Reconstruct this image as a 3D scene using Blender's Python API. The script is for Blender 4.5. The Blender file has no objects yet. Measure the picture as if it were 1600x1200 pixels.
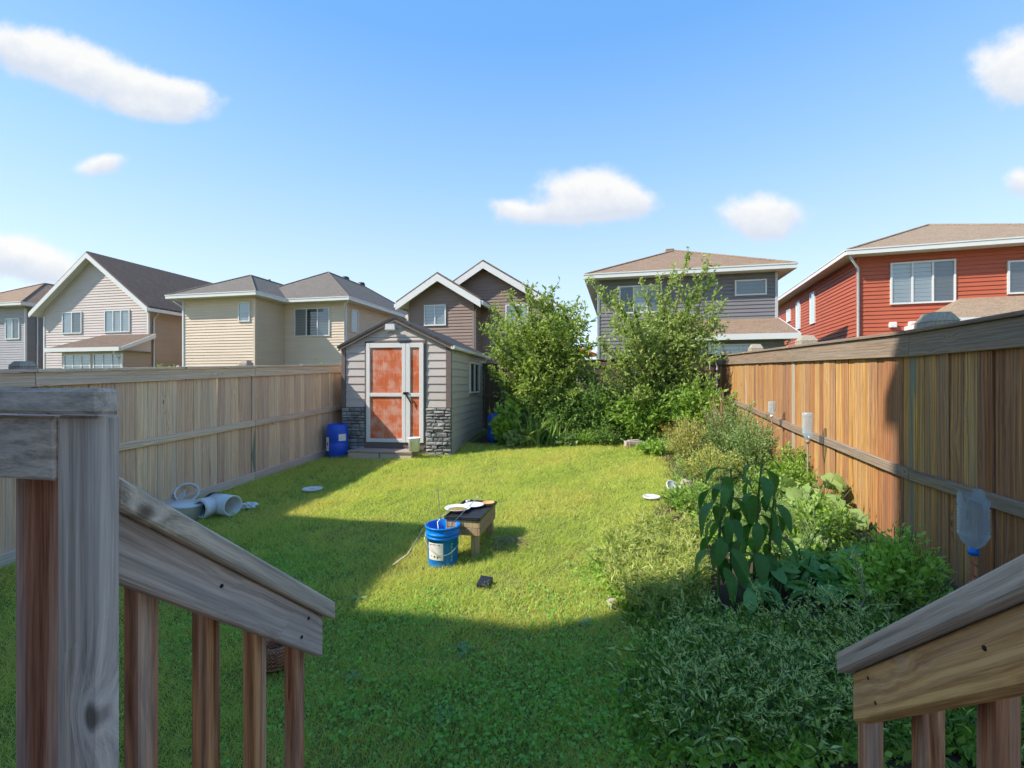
import bpy, bmesh, math, random
import numpy as np
from mathutils import Vector, Matrix

# ------------------------------------------------------------------ camera, sky, sun, exposure
F, CX, CY, CAMZ = 720.0, 800.0, 600.0, 1.80      # focal length in photo pixels, principal point, eye height
sc = bpy.context.scene
col = sc.collection
cam_d = bpy.data.cameras.new('camera'); cam = bpy.data.objects.new('camera', cam_d); col.objects.link(cam)
cam.location = (0, 0, CAMZ); cam.rotation_euler = (math.pi/2, 0, 0)
cam_d.sensor_width = 36; cam_d.lens = 36*F/1600; cam_d.clip_start = .02; cam_d.clip_end = 3000
sc.camera = cam
SUND = Vector((1.04, .30, -1.0)).normalized()    # direction the light travels
sun_d = bpy.data.lights.new('sun', 'SUN'); sun = bpy.data.objects.new('sun', sun_d); col.objects.link(sun)
sun_d.energy = 2.0; sun_d.angle = math.radians(.5); sun_d.color = (1, .93, .82)
sun.rotation_euler = SUND.to_track_quat('-Z', 'Y').to_euler()
sun.location = (-20, -8, 25)
SKY_STRENGTH = .15
sc.view_settings.view_transform = 'Standard'; sc.view_settings.look = 'None'
sc.view_settings.exposure = 1.82; sc.view_settings.gamma = 1; sc.view_settings.use_curve_mapping = False
sc.cycles.max_bounces = 5; sc.cycles.diffuse_bounces = 3; sc.cycles.glossy_bounces = 2; sc.cycles.transmission_bounces = 3; sc.cycles.transparent_max_bounces = 6
sc.cycles.use_adaptive_sampling = True; sc.cycles.adaptive_threshold = .03
sc.cycles.use_denoising = True

def nd(nt, typ, **kw):
    n = nt.nodes.new(typ)
    for k, v in kw.items():
        if k[0] == '_':
            key = k[1:].replace('_', ' ')
            inp = n.inputs[int(key)] if key.isdigit() else next(i for i in n.inputs if i.name.lower() == key.lower())
            if isinstance(v, bpy.types.NodeSocket): nt.links.new(v, inp)
            else: inp.default_value = v
        else: setattr(n, k, v)
    return n
def math_(nt, op, a, b=None, clamp=False):
    n = nt.nodes.new('ShaderNodeMath'); n.operation = op; n.use_clamp = clamp
    for i, v in enumerate((a, b)):
        if v is None: continue
        if isinstance(v, bpy.types.NodeSocket): nt.links.new(v, n.inputs[i])
        else: n.inputs[i].default_value = v
    return n.outputs[0]
def mix_(nt, fac, a, b, blend='MIX'):
    n = nt.nodes.new('ShaderNodeMix'); n.data_type = 'RGBA'; n.blend_type = blend
    for s, v in ((n.inputs['Factor'], fac), (n.inputs[6], a), (n.inputs[7], b)):
        if isinstance(v, bpy.types.NodeSocket): nt.links.new(v, s)
        elif isinstance(v, (tuple, list)): s.default_value = (*v[:3], 1)
        else: s.default_value = v
    return n.outputs[2]
def ramp_(nt, fac, stops):
    n = nt.nodes.new('ShaderNodeValToRGB'); nt.links.new(fac, n.inputs[0])
    e = n.color_ramp.elements
    while len(e) < len(stops): e.new(.5)
    for el, (p, c) in zip(e, stops):
        el.position = p; el.color = (*c, 1) if isinstance(c, (tuple, list)) else (c, c, c, 1)
    return n.outputs[0]

# sky: Nishita plus a few fair-weather clouds placed by direction
wd = bpy.data.worlds.new('World'); sc.world = wd; wd.use_nodes = True
wd.cycles.sampling_method = 'MANUAL'; wd.cycles.sample_map_resolution = 256
wn = wd.node_tree; wn.nodes.clear()
sky = nd(wn, 'ShaderNodeTexSky', sky_type='NISHITA', sun_disc=False)
sky.sun_elevation = math.asin(-SUND.z); sky.sun_rotation = math.atan2(-SUND.x, -SUND.y)
sky.altitude = 670; sky.air_density = 1.0; sky.dust_density = .35; sky.ozone_density = 2.2
gm_ = nd(wn, 'ShaderNodeGamma', _Color=sky.outputs[0], _Gamma=.72)
hs = nd(wn, 'ShaderNodeHueSaturation', _Saturation=1.08, _Value=1.22, _Color=gm_.outputs[0])
tc = nd(wn, 'ShaderNodeTexCoord')
sep0 = nd(wn, 'ShaderNodeSeparateXYZ', _0=tc.outputs['Generated'])
air = ramp_(wn, sep0.outputs[2], [(0.0, (1.50,1.72,1.90)), (.22, (1.08,1.44,1.80)), (.40, (.60,1.12,1.78)), (.60, (.21,.74,1.72)), (1.0, (.12,.55,1.5))])
skyb = mix_(wn, .80, hs.outputs[0], air)
sep = nd(wn, 'ShaderNodeSeparateXYZ', _0=tc.outputs['Generated'])
vy = math_(wn, 'MAXIMUM', sep.outputs[1], .05)
U = math_(wn, 'DIVIDE', sep.outputs[0], vy); W = math_(wn, 'DIVIDE', sep.outputs[2], vy)
cxy = nd(wn, 'ShaderNodeCombineXYZ', _0=U, _1=W)
nz = nd(wn, 'ShaderNodeTexNoise', _Vector=cxy.outputs[0], _Scale=6.0, _Detail=8.0, _Roughness=.60)
nz2 = nd(wn, 'ShaderNodeTexNoise', _Vector=cxy.outputs[0], _Scale=20.0, _Detail=7.0, _Roughness=.65)
wob = math_(wn, 'ADD', math_(wn, 'MULTIPLY', math_(wn, 'SUBTRACT', nz.outputs[0], .5), 2.3),
            math_(wn, 'MULTIPLY', math_(wn, 'SUBTRACT', nz2.outputs[0], .5), .9))
CLOUDS = [  # centre px, half widths px, tilt, density   (direction = pixel through the lens model)
    (60, 82, 95, 38, -.30, 1.0), (150, 118, 115, 38, -.30, 1.25), (270, 144, 80, 22, -.15, 1.1), (235, 172, 70, 16, -.1, .9),
    (158, 258, 40, 19, .25, 1.35), (134, 306, 26, 10, .2, .35), (18, 400, 105, 36, -.25, 1.4), (60, 412, 60, 22, -.3, .8),
    (916, 302, 74, 42, .05, 1.25), (960, 312, 66, 24, -.15, 1.1), (872, 334, 96, 17, .1, 1.0), (790, 324, 38, 15, -.2, .9),
    (1195, 334, 76, 31, 0, 1.3), (1190, 362, 34, 20, 0, .7),
    (1588, 96, 78, 48, .35, 1.25), (1600, 140, 42, 34, .2, 1.0), (1598, 284, 32, 22, 0, 1.1), (1595, 220, 30, 8, 0, .3)]
tot = None; vert = None
for (px, py, a, b, t, dens) in CLOUDS:
    u0, w0 = (px-CX)/F, (CY-py)/F
    du = math_(wn, 'SUBTRACT', U, u0); dw = math_(wn, 'SUBTRACT', W, w0)
    ca, sa = math.cos(t), math.sin(t)
    p = math_(wn, 'ADD', math_(wn, 'MULTIPLY', du, ca*F/a), math_(wn, 'MULTIPLY', dw, sa*F/a))
    q = math_(wn, 'ADD', math_(wn, 'MULTIPLY', du, -sa*F/b), math_(wn, 'MULTIPLY', dw, ca*F/b))
    r = math_(wn, 'ADD', math_(wn, 'MULTIPLY', p, p), math_(wn, 'MULTIPLY', q, q))
    g = math_(wn, 'MULTIPLY', math_(wn, 'POWER', 2.718, math_(wn, 'MULTIPLY', r, -.9)), dens)
    gq = math_(wn, 'MULTIPLY', g, q); vert = gq if vert is None else math_(wn, 'ADD', vert, gq)
    tot = g if tot is None else math_(wn, 'ADD', tot, g)
body = math_(wn, 'ADD', tot, math_(wn, 'MULTIPLY', wob, math_(wn, 'MINIMUM', math_(wn, 'MULTIPLY', tot, 1.6), .75)))
mr = nd(wn, 'ShaderNodeMapRange', interpolation_type='SMOOTHSTEP', _Value=body); mr.inputs[1].default_value = .30; mr.inputs[2].default_value = 1.12
front = math_(wn, 'GREATER_THAN', sep.outputs[1], .06)
cov = math_(wn, 'MULTIPLY', math_(wn, 'MULTIPLY', mr.outputs[0], front), .96)
ccol = mix_(wn, ramp_(wn, math_(wn, 'ADD', math_(wn, 'ADD', math_(wn, 'MULTIPLY', math_(wn, 'DIVIDE', vert, math_(wn, 'ADD', tot, .02)), .45), .28), math_(wn, 'MULTIPLY', nz2.outputs[0], .55)), [(.30, 0.0), (.72, 1.0)]), (1.36, 1.48, 1.68), (1.88, 1.87, 1.84))
skyc = mix_(wn, cov, skyb, ccol)
bg = nd(wn, 'ShaderNodeBackground', _Color=skyc, _Strength=SKY_STRENGTH)
wo = nd(wn, 'ShaderNodeOutputWorld'); wn.links.new(bg.outputs[0], wo.inputs[0])

# ------------------------------------------------------------------ places
TAN = .215; TH = math.atan(TAN); CT, ST = math.cos(TH), math.sin(TH)   # the lot runs this much to the right of the lens axis
def LS(l, s): return (l*CT + s*ST, -l*ST + s*CT)        # lot coordinates (across, along) -> world x, y
def toLS(x, y): return (x*CT - y*ST, x*ST + y*CT)
L_LEFT, L_RIGHT, S_BACK = -5.526, 2.445, 11.6
def sstep(a, b, x):
    t = np.clip((x-a)/(b-a), 0, 1); return t*t*(3-2*t)
def G(x, y):
    """height of the ground"""
    x = np.asarray(x, float); y = np.asarray(y, float)
    l = x*CT - y*ST; s = x*ST + y*CT
    z = .052*np.clip(y, -6, 15) + .0245*np.clip(x, -9, 6) - .005
    z = z + .012*np.sin(2.1*x+.7)*np.sin(1.7*y) + .008*np.sin(4.3*x-1.1*y)
    z = z + .10*sstep(.3, 1.5, l)*(1-sstep(2.6, 3.4, l))*sstep(-1, 1, s)*(1-sstep(11, 13, s))
    return z
def g(x, y): return float(G(x, y))
def at(px, py, Y): return Vector(((px-CX)/F*Y, Y, CAMZ-(py-CY)/F*Y))
def gp(px, py):
    """the point of the ground that a photo pixel looks at"""
    Y = 5.0
    for _ in range(40):
        z = g((px-CX)/F*Y, Y); Y = .5*Y + .5*min(40, (CAMZ-z)*F/max(py-CY, 20))
    x = (px-CX)/F*Y
    return Vector((x, Y, g(x, Y)))
R = random.Random(7)
NR = np.random.default_rng(11)

# ------------------------------------------------------------------ mesh helpers
class MB:
    def __init__(s): s.v = []; s.f = []; s.sm = []
    def add(s, vs, fs, smooth=False):
        o = len(s.v); s.v += [tuple(v) for v in vs]; s.f += [tuple(i+o for i in f) for f in fs]; s.sm += [smooth]*len(fs); return s
    def box(s, x0, x1, y0, y1, z0, z1, m=None):
        vs = [Vector(p) for p in ((x0,y0,z0),(x1,y0,z0),(x1,y1,z0),(x0,y1,z0),(x0,y0,z1),(x1,y0,z1),(x1,y1,z1),(x0,y1,z1))]
        if m is not None: vs = [m @ v for v in vs]
        return s.add(vs, [(0,3,2,1),(4,5,6,7),(0,1,5,4),(1,2,6,5),(2,3,7,6),(3,0,4,7)])
    def cbox(s, x0, x1, y0, y1, z0, z1, c=.004, m=None):
        """box with chamfered edges"""
        vs = []; idx = {}
        for ix, x in enumerate((x0, x1)):
            for iy, y in enumerate((y0, y1)):
                for iz, z in enumerate((z0, z1)):
                    sx, sy, sz = (1-2*ix)*c, (1-2*iy)*c, (1-2*iz)*c
                    for k, p in enumerate(((x, y+sy, z+sz), (x+sx, y, z+sz), (x+sx, y+sy, z))):
                        idx[(ix,iy,iz,k)] = len(vs); vs.append(Vector(p))
        I = lambda a, b, d, k: idx[(a,b,d,k)]
        fs = []
        for a in (0, 1):
            fs += [(I(a,0,0,0), I(a,1,0,0), I(a,1,1,0), I(a,0,1,0)), (I(0,a,0,1), I(1,a,0,1), I(1,a,1,1), I(0,a,1,1)), (I(0,0,a,2), I(1,0,a,2), I(1,1,a,2), I(0,1,a,2))]
            for b in (0, 1):
                fs += [(I(a,b,0,0), I(a,b,1,0), I(a,b,1,1), I(a,b,0,1)), (I(a,0,b,0), I(a,1,b,0), I(a,1,b,2), I(a,0,b,2)), (I(0,a,b,1), I(1,a,b,1), I(1,a,b,2), I(0,a,b,2))]
                for d in (0, 1): fs.append((I(a,b,d,0), I(a,b,d,1), I(a,b,d,2)))
        if m is not None: vs = [m @ v for v in vs]
        return s.add(vs, fs)
    def quad(s, *p): return s.add(p, [tuple(range(len(p)))])
    def tube(s, pts, rad, n=6, caps=True):
        pts = [Vector(p) for p in pts]; o = []
        rad = rad if isinstance(rad, (list, tuple)) else [rad]*len(pts)
        up = Vector((0, 0, 1)); vs = []
        for i, p in enumerate(pts):
            d = (pts[min(i+1, len(pts)-1)] - pts[max(i-1, 0)]).normalized()
            a = d.cross(up if abs(d.z) < .95 else Vector((1, 0, 0))).normalized(); b = a.cross(d)
            for k in range(n):
                t = 2*math.pi*k/n; vs.append(p + (a*math.cos(t) + b*math.sin(t))*rad[i])
        fs = [(i*n+k, i*n+(k+1) % n, (i+1)*n+(k+1) % n, (i+1)*n+k) for i in range(len(pts)-1) for k in range(n)]
        s.add(vs, fs, True)
        if caps: s.add(vs[:n], [tuple(range(n))]); s.add(vs[-n:], [tuple(range(n))])
        return s
    def lathe(s, prof, n=24, m=None, smooth=True):
        vs = [Vector((r*math.cos(2*math.pi*k/n), r*math.sin(2*math.pi*k/n), z)) for r, z in prof for k in range(n)]
        if m is not None: vs = [m @ v for v in vs]
        fs = [(i*n+k, i*n+(k+1) % n, (i+1)*n+(k+1) % n, (i+1)*n+k) for i in range(len(prof)-1) for k in range(n)]
        return s.add(vs, fs, smooth)
    def mesh(s, name):
        me = bpy.data.meshes.new(name); me.from_pydata(s.v, [], s.f)
        if any(s.sm): me.polygons.foreach_set('use_smooth', s.sm)
        me.update(); return me
    def build(s, name, mat, parent=None, loc=(0,0,0), world=False):
        """world=True: the vertices are world coordinates and the parent only moves"""
        if world and parent is not None:
            pl = parent.location
            if parent.parent is not None: pl = pl + parent.parent.location
            s.v = [(x-pl.x, y-pl.y, z-pl.z) for x, y, z in s.v]
        return ob(name, s.mesh(name), mat, parent, loc)
def ob(name, me, mat=None, parent=None, loc=(0,0,0), rot=(0,0,0), scale=(1,1,1)):
    o = bpy.data.objects.new(name, me); col.objects.link(o)
    if mat is not None and len(me.materials) == 0: me.materials.append(mat)
    o.location = loc; o.rotation_euler = rot; o.scale = scale; o.parent = parent
    return o
def tag(o, label=None, cat=None, group=None, kind=None):
    for k, v in (('label', label), ('category', cat), ('group', group), ('kind', kind)):
        if v: o[k] = v
    return o
def thing(name, label, cat, loc=(0,0,0), rz=0, group=None):
    o = bpy.data.objects.new(name, None); col.objects.link(o); o.empty_display_size = .1
    o.location = loc; o.rotation_euler = (0, 0, rz)
    return tag(o, label, cat, group)
def np_mesh(name, v, f, rnd=None, smooth=False):
    me = bpy.data.meshes.new(name); v = np.asarray(v, np.float32); f = np.asarray(f, np.int32); n, k = f.shape
    me.vertices.add(len(v)); me.vertices.foreach_set('co', v.ravel())
    me.loops.add(n*k); me.loops.foreach_set('vertex_index', f.ravel())
    me.polygons.add(n); me.polygons.foreach_set('loop_start', np.arange(0, n*k, k, dtype=np.int32))
    if rnd is not None:
        a = me.attributes.new('rnd', 'FLOAT', 'POINT'); a.data.foreach_set('value', np.asarray(rnd, np.float32).ravel())
    me.update(calc_edges=True); me.validate()
    if not smooth: me.shade_flat()
    return me

# ------------------------------------------------------------------ materials
def mat(name, color=(.5,.5,.5), rough=.6, metal=0, spec=.5):
    m = bpy.data.materials.new(name); m.use_nodes = True; b = m.node_tree.nodes['Principled BSDF']
    b.inputs['Base Color'].default_value = (*color, 1); b.inputs['Roughness'].default_value = rough
    b.inputs['Metallic'].default_value = metal; b.inputs['Specular IOR Level'].default_value = spec
    return m
def parts_of(m): return m.node_tree, m.node_tree.nodes['Principled BSDF']
def bump_(nt, b, h, dist=.002, strength=.5):
    n = nd(nt, 'ShaderNodeBump', _Height=h, _Strength=strength, _Distance=dist); nt.links.new(n.outputs[0], b.inputs['Normal'])
def dirty(name, color, rough=.6, var=.18, scale=3.0, fine=60.0, spec=.4, bump=.0015, obj_var=.0, metal=0):
    """one colour with soft blotches, fine grain and wear"""
    m = mat(name, color, rough, metal, spec); nt, b = parts_of(m)
    tc = nd(nt, 'ShaderNodeTexCoord'); oi = nd(nt, 'ShaderNodeObjectInfo')
    vec = nd(nt, 'ShaderNodeVectorMath', operation='ADD', _0=tc.outputs['Object'], _1=oi.outputs['Random'])
    n1 = nd(nt, 'ShaderNodeTexNoise', _Vector=vec.outputs[0], _Scale=scale, _Detail=5.0, _Roughness=.6)
    n2 = nd(nt, 'ShaderNodeTexNoise', _Vector=vec.outputs[0], _Scale=fine, _Detail=3.0)
    v = math_(nt, 'ADD', math_(nt, 'MULTIPLY', math_(nt, 'SUBTRACT', n1.outputs[0], .5), var*2.2), math_(nt, 'MULTIPLY', math_(nt, 'SUBTRACT', n2.outputs[0], .5), var*1.2))
    v = math_(nt, 'ADD', v, math_(nt, 'MULTIPLY', math_(nt, 'SUBTRACT', oi.outputs['Random'], .5), obj_var))
    h = nd(nt, 'ShaderNodeHueSaturation', _Color=(*color, 1), _Value=math_(nt, 'ADD', v, 1.0))
    nt.links.new(h.outputs[0], b.inputs['Base Color'])
    if bump: bump_(nt, b, n2.outputs[0], bump)
    return m
def wood(name, light, dark, grey, axis=2, greyness=.5, rough=.82, knots=.55, streak=.5, obj_var=.35, across=70.0, hue=.02, kr=1.0):
    m = mat(name, light, rough, 0, .25); nt, b = parts_of(m)
    tc = nd(nt, 'ShaderNodeTexCoord'); oi = nd(nt, 'ShaderNodeObjectInfo')
    sc3 = lambda a, l: tuple(l if i == axis else a for i in range(3))
    off = math_(nt, 'MULTIPLY', oi.outputs['Random'], 57.0)
    vec = nd(nt, 'ShaderNodeVectorMath', operation='ADD', _0=tc.outputs['Object'], _1=off).outputs[0]
    def mp(a, l, v=vec): return nd(nt, 'ShaderNodeMapping', _Vector=v, _Scale=sc3(a, l)).outputs[0]
    vo = nd(nt, 'ShaderNodeTexVoronoi', _Vector=nd(nt, 'ShaderNodeMapping', _Vector=vec, _Scale=tuple(5.0/kr if i == axis else 0.0 if i == 1 else 8.0/kr for i in range(3))).outputs[0], _Scale=1.0, _Randomness=.9)
    sepc = nd(nt, 'ShaderNodeSeparateColor', _Color=vo.outputs['Color'])
    on = math_(nt, 'GREATER_THAN', sepc.outputs[0], 1-knots)
    fall = math_(nt, 'MULTIPLY', math_(nt, 'POWER', 2.718, math_(nt, 'MULTIPLY', vo.outputs['Distance'], -7.0)), on)
    warp = nd(nt, 'ShaderNodeTexNoise', _Vector=mp(5.0, .8), _Scale=1.0, _Detail=2.0)
    wv = nd(nt, 'ShaderNodeVectorMath', operation='ADD', _0=vec, _1=math_(nt, 'ADD', math_(nt, 'MULTIPLY', fall, .045), math_(nt, 'MULTIPLY', warp.outputs[0], .035))).outputs[0]
    gr = nd(nt, 'ShaderNodeTexNoise', _Vector=mp(across, 1.6, wv), _Scale=1.0, _Detail=5.0, _Roughness=.65)
    fine = nd(nt, 'ShaderNodeTexNoise', _Vector=mp(across*5, 9.0, wv), _Scale=1.0, _Detail=2.0)
    st = nd(nt, 'ShaderNodeTexNoise', _Vector=mp(16.0, .55), _Scale=1.0, _Detail=4.0, _Roughness=.6)
    wav = nd(nt, 'ShaderNodeTexWave', _Vector=mp(across*.32, .35, wv), _Scale=1.0, _Distortion=5.0, _Detail=3.0, _Detail_Scale=1.2, bands_direction='DIAGONAL')
    gv = math_(nt, 'ADD', math_(nt, 'ADD', math_(nt, 'MULTIPLY', gr.outputs[0], .63), math_(nt, 'MULTIPLY', fine.outputs[0], .28)), math_(nt, 'MULTIPLY', wav.outputs[0], .09))
    c = ramp_(nt, gv, [(.37, dark), (.5, tuple(.5*(a+d) for a, d in zip(light, dark))), (.61, light)])
    gm = nd(nt, 'ShaderNodeMapRange', _Value=st.outputs[0]); gm.inputs[1].default_value = .62-greyness*.5; gm.inputs[2].default_value = .92-greyness*.5
    gcol = ramp_(nt, gv, [(.3, tuple(x*.55 for x in grey)), (.62, grey)])
    c = mix_(nt, math_(nt, 'MULTIPLY', gm.outputs[0], .85), c, gcol)
    crack = ramp_(nt, gr.outputs[0], [(.27, 1.0), (.34, 0.0)])
    c = mix_(nt, math_(nt, 'MULTIPLY', crack, streak), c, tuple(x*.25 for x in dark))
    kn = math_(nt, 'MULTIPLY', ramp_(nt, vo.outputs['Distance'], [(.07, 1.0), (.13, 0.0)]), on)
    ring = math_(nt, 'MULTIPLY', ramp_(nt, vo.outputs['Distance'], [(.10, 0.0), (.15, .55), (.22, 0.0)]), on)
    c = mix_(nt, ring, c, tuple(x*1.05 for x in grey))
    c = mix_(nt, math_(nt, 'MULTIPLY', kn, .85), c, tuple(x*.35 for x in dark))
    hsv = nd(nt, 'ShaderNodeHueSaturation', _Color=c, _Hue=math_(nt, 'ADD', .5-hue*.5, math_(nt, 'MULTIPLY', oi.outputs['Random'], hue)),
             _Value=math_(nt, 'ADD', 1-obj_var*.5, math_(nt, 'MULTIPLY', oi.outputs['Random'], obj_var)))
    nt.links.new(hsv.outputs[0], b.inputs['Base Color'])
    bump_(nt, b, math_(nt, 'SUBTRACT', gv, math_(nt, 'MULTIPLY', crack, .6)), .003, .6)
    return m
def leafy(name, c1, c2, c3=None, trans=.35, rough=.5, attr=True, gloss=.25):
    """leaves and grass: diffuse + light passing through, colour by leaf"""
    m = bpy.data.materials.new(name); m.use_nodes = True; nt = m.node_tree; nt.nodes.clear()
    if attr: r = nd(nt, 'ShaderNodeAttribute', attribute_name='rnd').outputs['Fac']
    else: r = nd(nt, 'ShaderNodeObjectInfo').outputs['Random']
    stops = [(.1, c1), (.75, c2)] + ([(.97, c3)] if c3 else [])
    c = ramp_(nt, r, stops)
    geo = nd(nt, 'ShaderNodeNewGeometry')
    if not attr:
        tcn = nd(nt, 'ShaderNodeTexCoord')
        nn = nd(nt, 'ShaderNodeTexNoise', _Vector=tcn.outputs['Object'], _Scale=7.0, _Detail=4.0)
        hv = nd(nt, 'ShaderNodeHueSaturation', _Color=c, _Value=math_(nt, 'ADD', .6, math_(nt, 'MULTIPLY', nn.outputs[0], .8))); c = hv.outputs[0]
    c = mix_(nt, math_(nt, 'MULTIPLY', geo.outputs['Backfacing'], .35), c, tuple(min(1, x*1.3+.02) for x in c2))
    pr = nd(nt, 'ShaderNodeBsdfPrincipled', _Base_Color=c, _Roughness=rough); pr.inputs['Specular IOR Level'].default_value = gloss
    tcol = nd(nt, 'ShaderNodeHueSaturation', _Color=c, _Saturation=1.15, _Value=1.5)
    tr = nd(nt, 'ShaderNodeBsdfTranslucent', _Color=tcol.outputs[0])
    mx = nd(nt, 'ShaderNodeMixShader', _0=trans, _1=pr.outputs[0], _2=tr.outputs[0])
    out = nd(nt, 'ShaderNodeOutputMaterial'); nt.links.new(mx.outputs[0], out.inputs[0])
    return m

MAT = dict(
    picket_left=wood('weathered_tan_wood', (.88,.58,.38), (.57,.35,.22), (.74,.55,.43), 2, .42, obj_var=.32, knots=.4),
    rail_left=wood('weathered_tan_rail', (.82,.57,.40), (.50,.335,.235), (.72,.55,.45), 0, .6, obj_var=.2),
    kick_left=wood('pinkish_kickboard', (.72,.55,.45), (.50,.37,.30), (.64,.54,.48), 0, .4, obj_var=.15),
    picket_right=wood('stained_cedar', (.60,.295,.092), (.20,.078,.027), (.33,.23,.16), 2, .45, obj_var=.48, streak=.9, knots=.4, hue=.03),
    rail_right=wood('weathered_cedar_rail', (.38,.245,.15), (.16,.10,.065), (.28,.22,.18), 0, .7, obj_var=.15),
    post_green=wood('treated_post', (.30,.28,.19), (.19,.18,.12), (.25,.26,.20), 2, .6, knots=.1, obj_var=.1),
    post_pale=wood('pale_post', (.45,.38,.28), (.30,.24,.17), (.40,.37,.32), 2, .5, knots=.2, obj_var=.1),
    back_fence=wood('dark_back_fence', (.20,.14,.09), (.10,.07,.045), (.15,.13,.11), 2, .5),  # dark tones carry the shade of the trees in front
    rail_grey=wood('grey_railing', (.76,.54,.39), (.29,.19,.135), (.70,.56,.46), 0, .62, obj_var=.1, across=80, kr=1.0, knots=.45, streak=.85),
    post_grey=wood('grey_railing_post', (.76,.57,.43), (.36,.26,.19), (.72,.585,.49), 2, .68, obj_var=.1, across=80, knots=.3, kr=1.0, streak=.85),
    rail_tan=wood('tan_railing', (.95,.53,.20), (.48,.205,.065), (.78,.54,.38), 0, .22, obj_var=.05, across=75, kr=1.1, knots=1.0, streak=.8),
    baluster=wood('red_brown_baluster', (.66,.28,.13), (.21,.06,.025), (.74,.56,.44), 2, .42, obj_var=.3, across=60),
    step=wood('step_wood', (.42,.33,.26), (.26,.2,.16), (.36,.31,.28), 0, .5),
    table_wood=wood('table_wood', (.50,.36,.20), (.33,.22,.11), (.38,.32,.25), 2, .3),
    white=dirty('white_paint', (.70,.69,.66), .5, .06),
    white_trim=dirty('white_trim', (.64,.64,.63), .5, .05, bump=0),
    white_plastic=dirty('white_plastic', (.66,.67,.67), .4, .10, 8),
    soil=dirty('garden_soil', (.075,.055,.038), .95, .5, 4, 90, .1, .01),
    dark_metal=mat('dark_metal', (.03,.03,.03), .4, .7), wire=mat('wire', (.45,.43,.4), .4, .6),
    bark=wood('bark', (.17,.13,.10), (.07,.05,.04), (.16,.15,.14), 2, .5),
    stem_green=dirty('green_stem', (.12,.19,.05), .6, .3), stem_dry=dirty('dry_stem', (.32,.25,.14), .8, .3),
    blue_plastic=dirty('blue_plastic', (.015,.085,.56), .35, .25, 6), pail_blue=dirty('pail_blue', (.0,.20,.72), .3, .15, 8),
    stone_grey=dirty('stone_veneer', (.27,.26,.25), .85, .5, 9, 50, .2, .006, .7),
    stone_tan=dirty('edging_stone', (.42,.34,.29), .9, .3, 10, 60, .2, .006),
    black=dirty('black_plastic', (.02,.021,.024), .35, .3), paper=dirty('paper_label', (.72,.70,.66), .6, .15, 20),
)
# ------------------------------------------------------------------ ground
def lawn_material():
    m = mat('lawn_soil_and_thatch', (.06,.08,.02), .95, 0, .1); nt, b = parts_of(m)
    tc = nd(nt, 'ShaderNodeTexCoord')
    n1 = nd(nt, 'ShaderNodeTexNoise', _Vector=tc.outputs['Object'], _Scale=1.3, _Detail=6.0)
    n2 = nd(nt, 'ShaderNodeTexNoise', _Vector=tc.outputs['Object'], _Scale=45.0, _Detail=4.0)
    c = ramp_(nt, n1.outputs[0], [(.3, (.11,.15,.03)), (.55, (.15,.18,.04)), (.75, (.22,.19,.075))])
    c = mix_(nt, ramp_(nt, n2.outputs[0], [(.4, .0), (.7, .8)]), c, (.09,.085,.035))
    nt.links.new(c, b.inputs['Base Color']); bump_(nt, b, n2.outputs[0], .02)
    return m
gx = np.unique(np.concatenate([np.linspace(-10, 9, 120), np.linspace(-60, 60, 41), np.array([-900,-400,-200,-120,120,200,400,900.])]))
gy = np.unique(np.concatenate([np.linspace(-3, 15, 110), np.linspace(-40, 80, 41), np.array([-900,-400,-150,120,200,400,900.])]))
GX, GY = np.meshgrid(gx, gy); GZ = G(GX, GY)
nx, ny = len(gx), len(gy)
ii, jj = np.meshgrid(np.arange(nx-1), np.arange(ny-1)); a0 = (jj*nx+ii).ravel()
me = np_mesh('ground', np.stack([GX.ravel(), GY.ravel(), GZ.ravel()], 1), np.stack([a0, a0+1, a0+1+nx, a0+nx], 1), smooth=True)
tag(ob('ground', me, lawn_material()), kind='structure')
# garden bed along the right and back fences: a sheet of soil a little above the ground
EDGE = [(-2,.25),(2,.28),(3,.25),(4.2,.10),(5.2,.35),(6.7,.85),(8.5,.75),(9.6,.45),(10.2,-.2)]
def lawn_edge(s): return np.interp(s, [e[0] for e in EDGE], [e[1] for e in EDGE])
def back_edge(l): return np.interp(l, [-3.3,-1.6,-.8,.2,1], [9.5,9.6,9.75,9.9,9.9])
vs, fs = [], []
ss = np.linspace(-1.5, S_BACK, 90); tt = np.linspace(0, 1, 14)
for i, s in enumerate(ss):
    e = lawn_edge(s) + .06*math.sin(s*5.1) if s < 9.9 else .1
    for t in tt:
        l = e + (L_RIGHT-e)*t; x, y = LS(l, s); vs.append((x, y, g(x, y)+.004+.03*math.sin(t*math.pi)*abs(math.sin(s*3+l*4))))
for i in range(len(ss)-1):
    for j in range(13): k = i*14+j; fs.append((k, k+1, k+15, k+14))
o0 = len(vs)
ls = np.linspace(-3.0, .12, 40); t8 = np.linspace(0, 1, 8)
for l in ls:
    b0 = back_edge(l) + .05*math.sin(l*7)
    for t in t8:
        s = b0 + (S_BACK-b0)*t; x, y = LS(l, s); vs.append((x, y, g(x, y)+.006))
for i in range(len(ls)-1):
    for j in range(7): k = o0+i*8+j; fs.append((k, k+8, k+9, k+1))
tag(ob('garden_soil', np_mesh('garden_soil', vs, fs, smooth=True), MAT['soil']), kind='structure')

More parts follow.
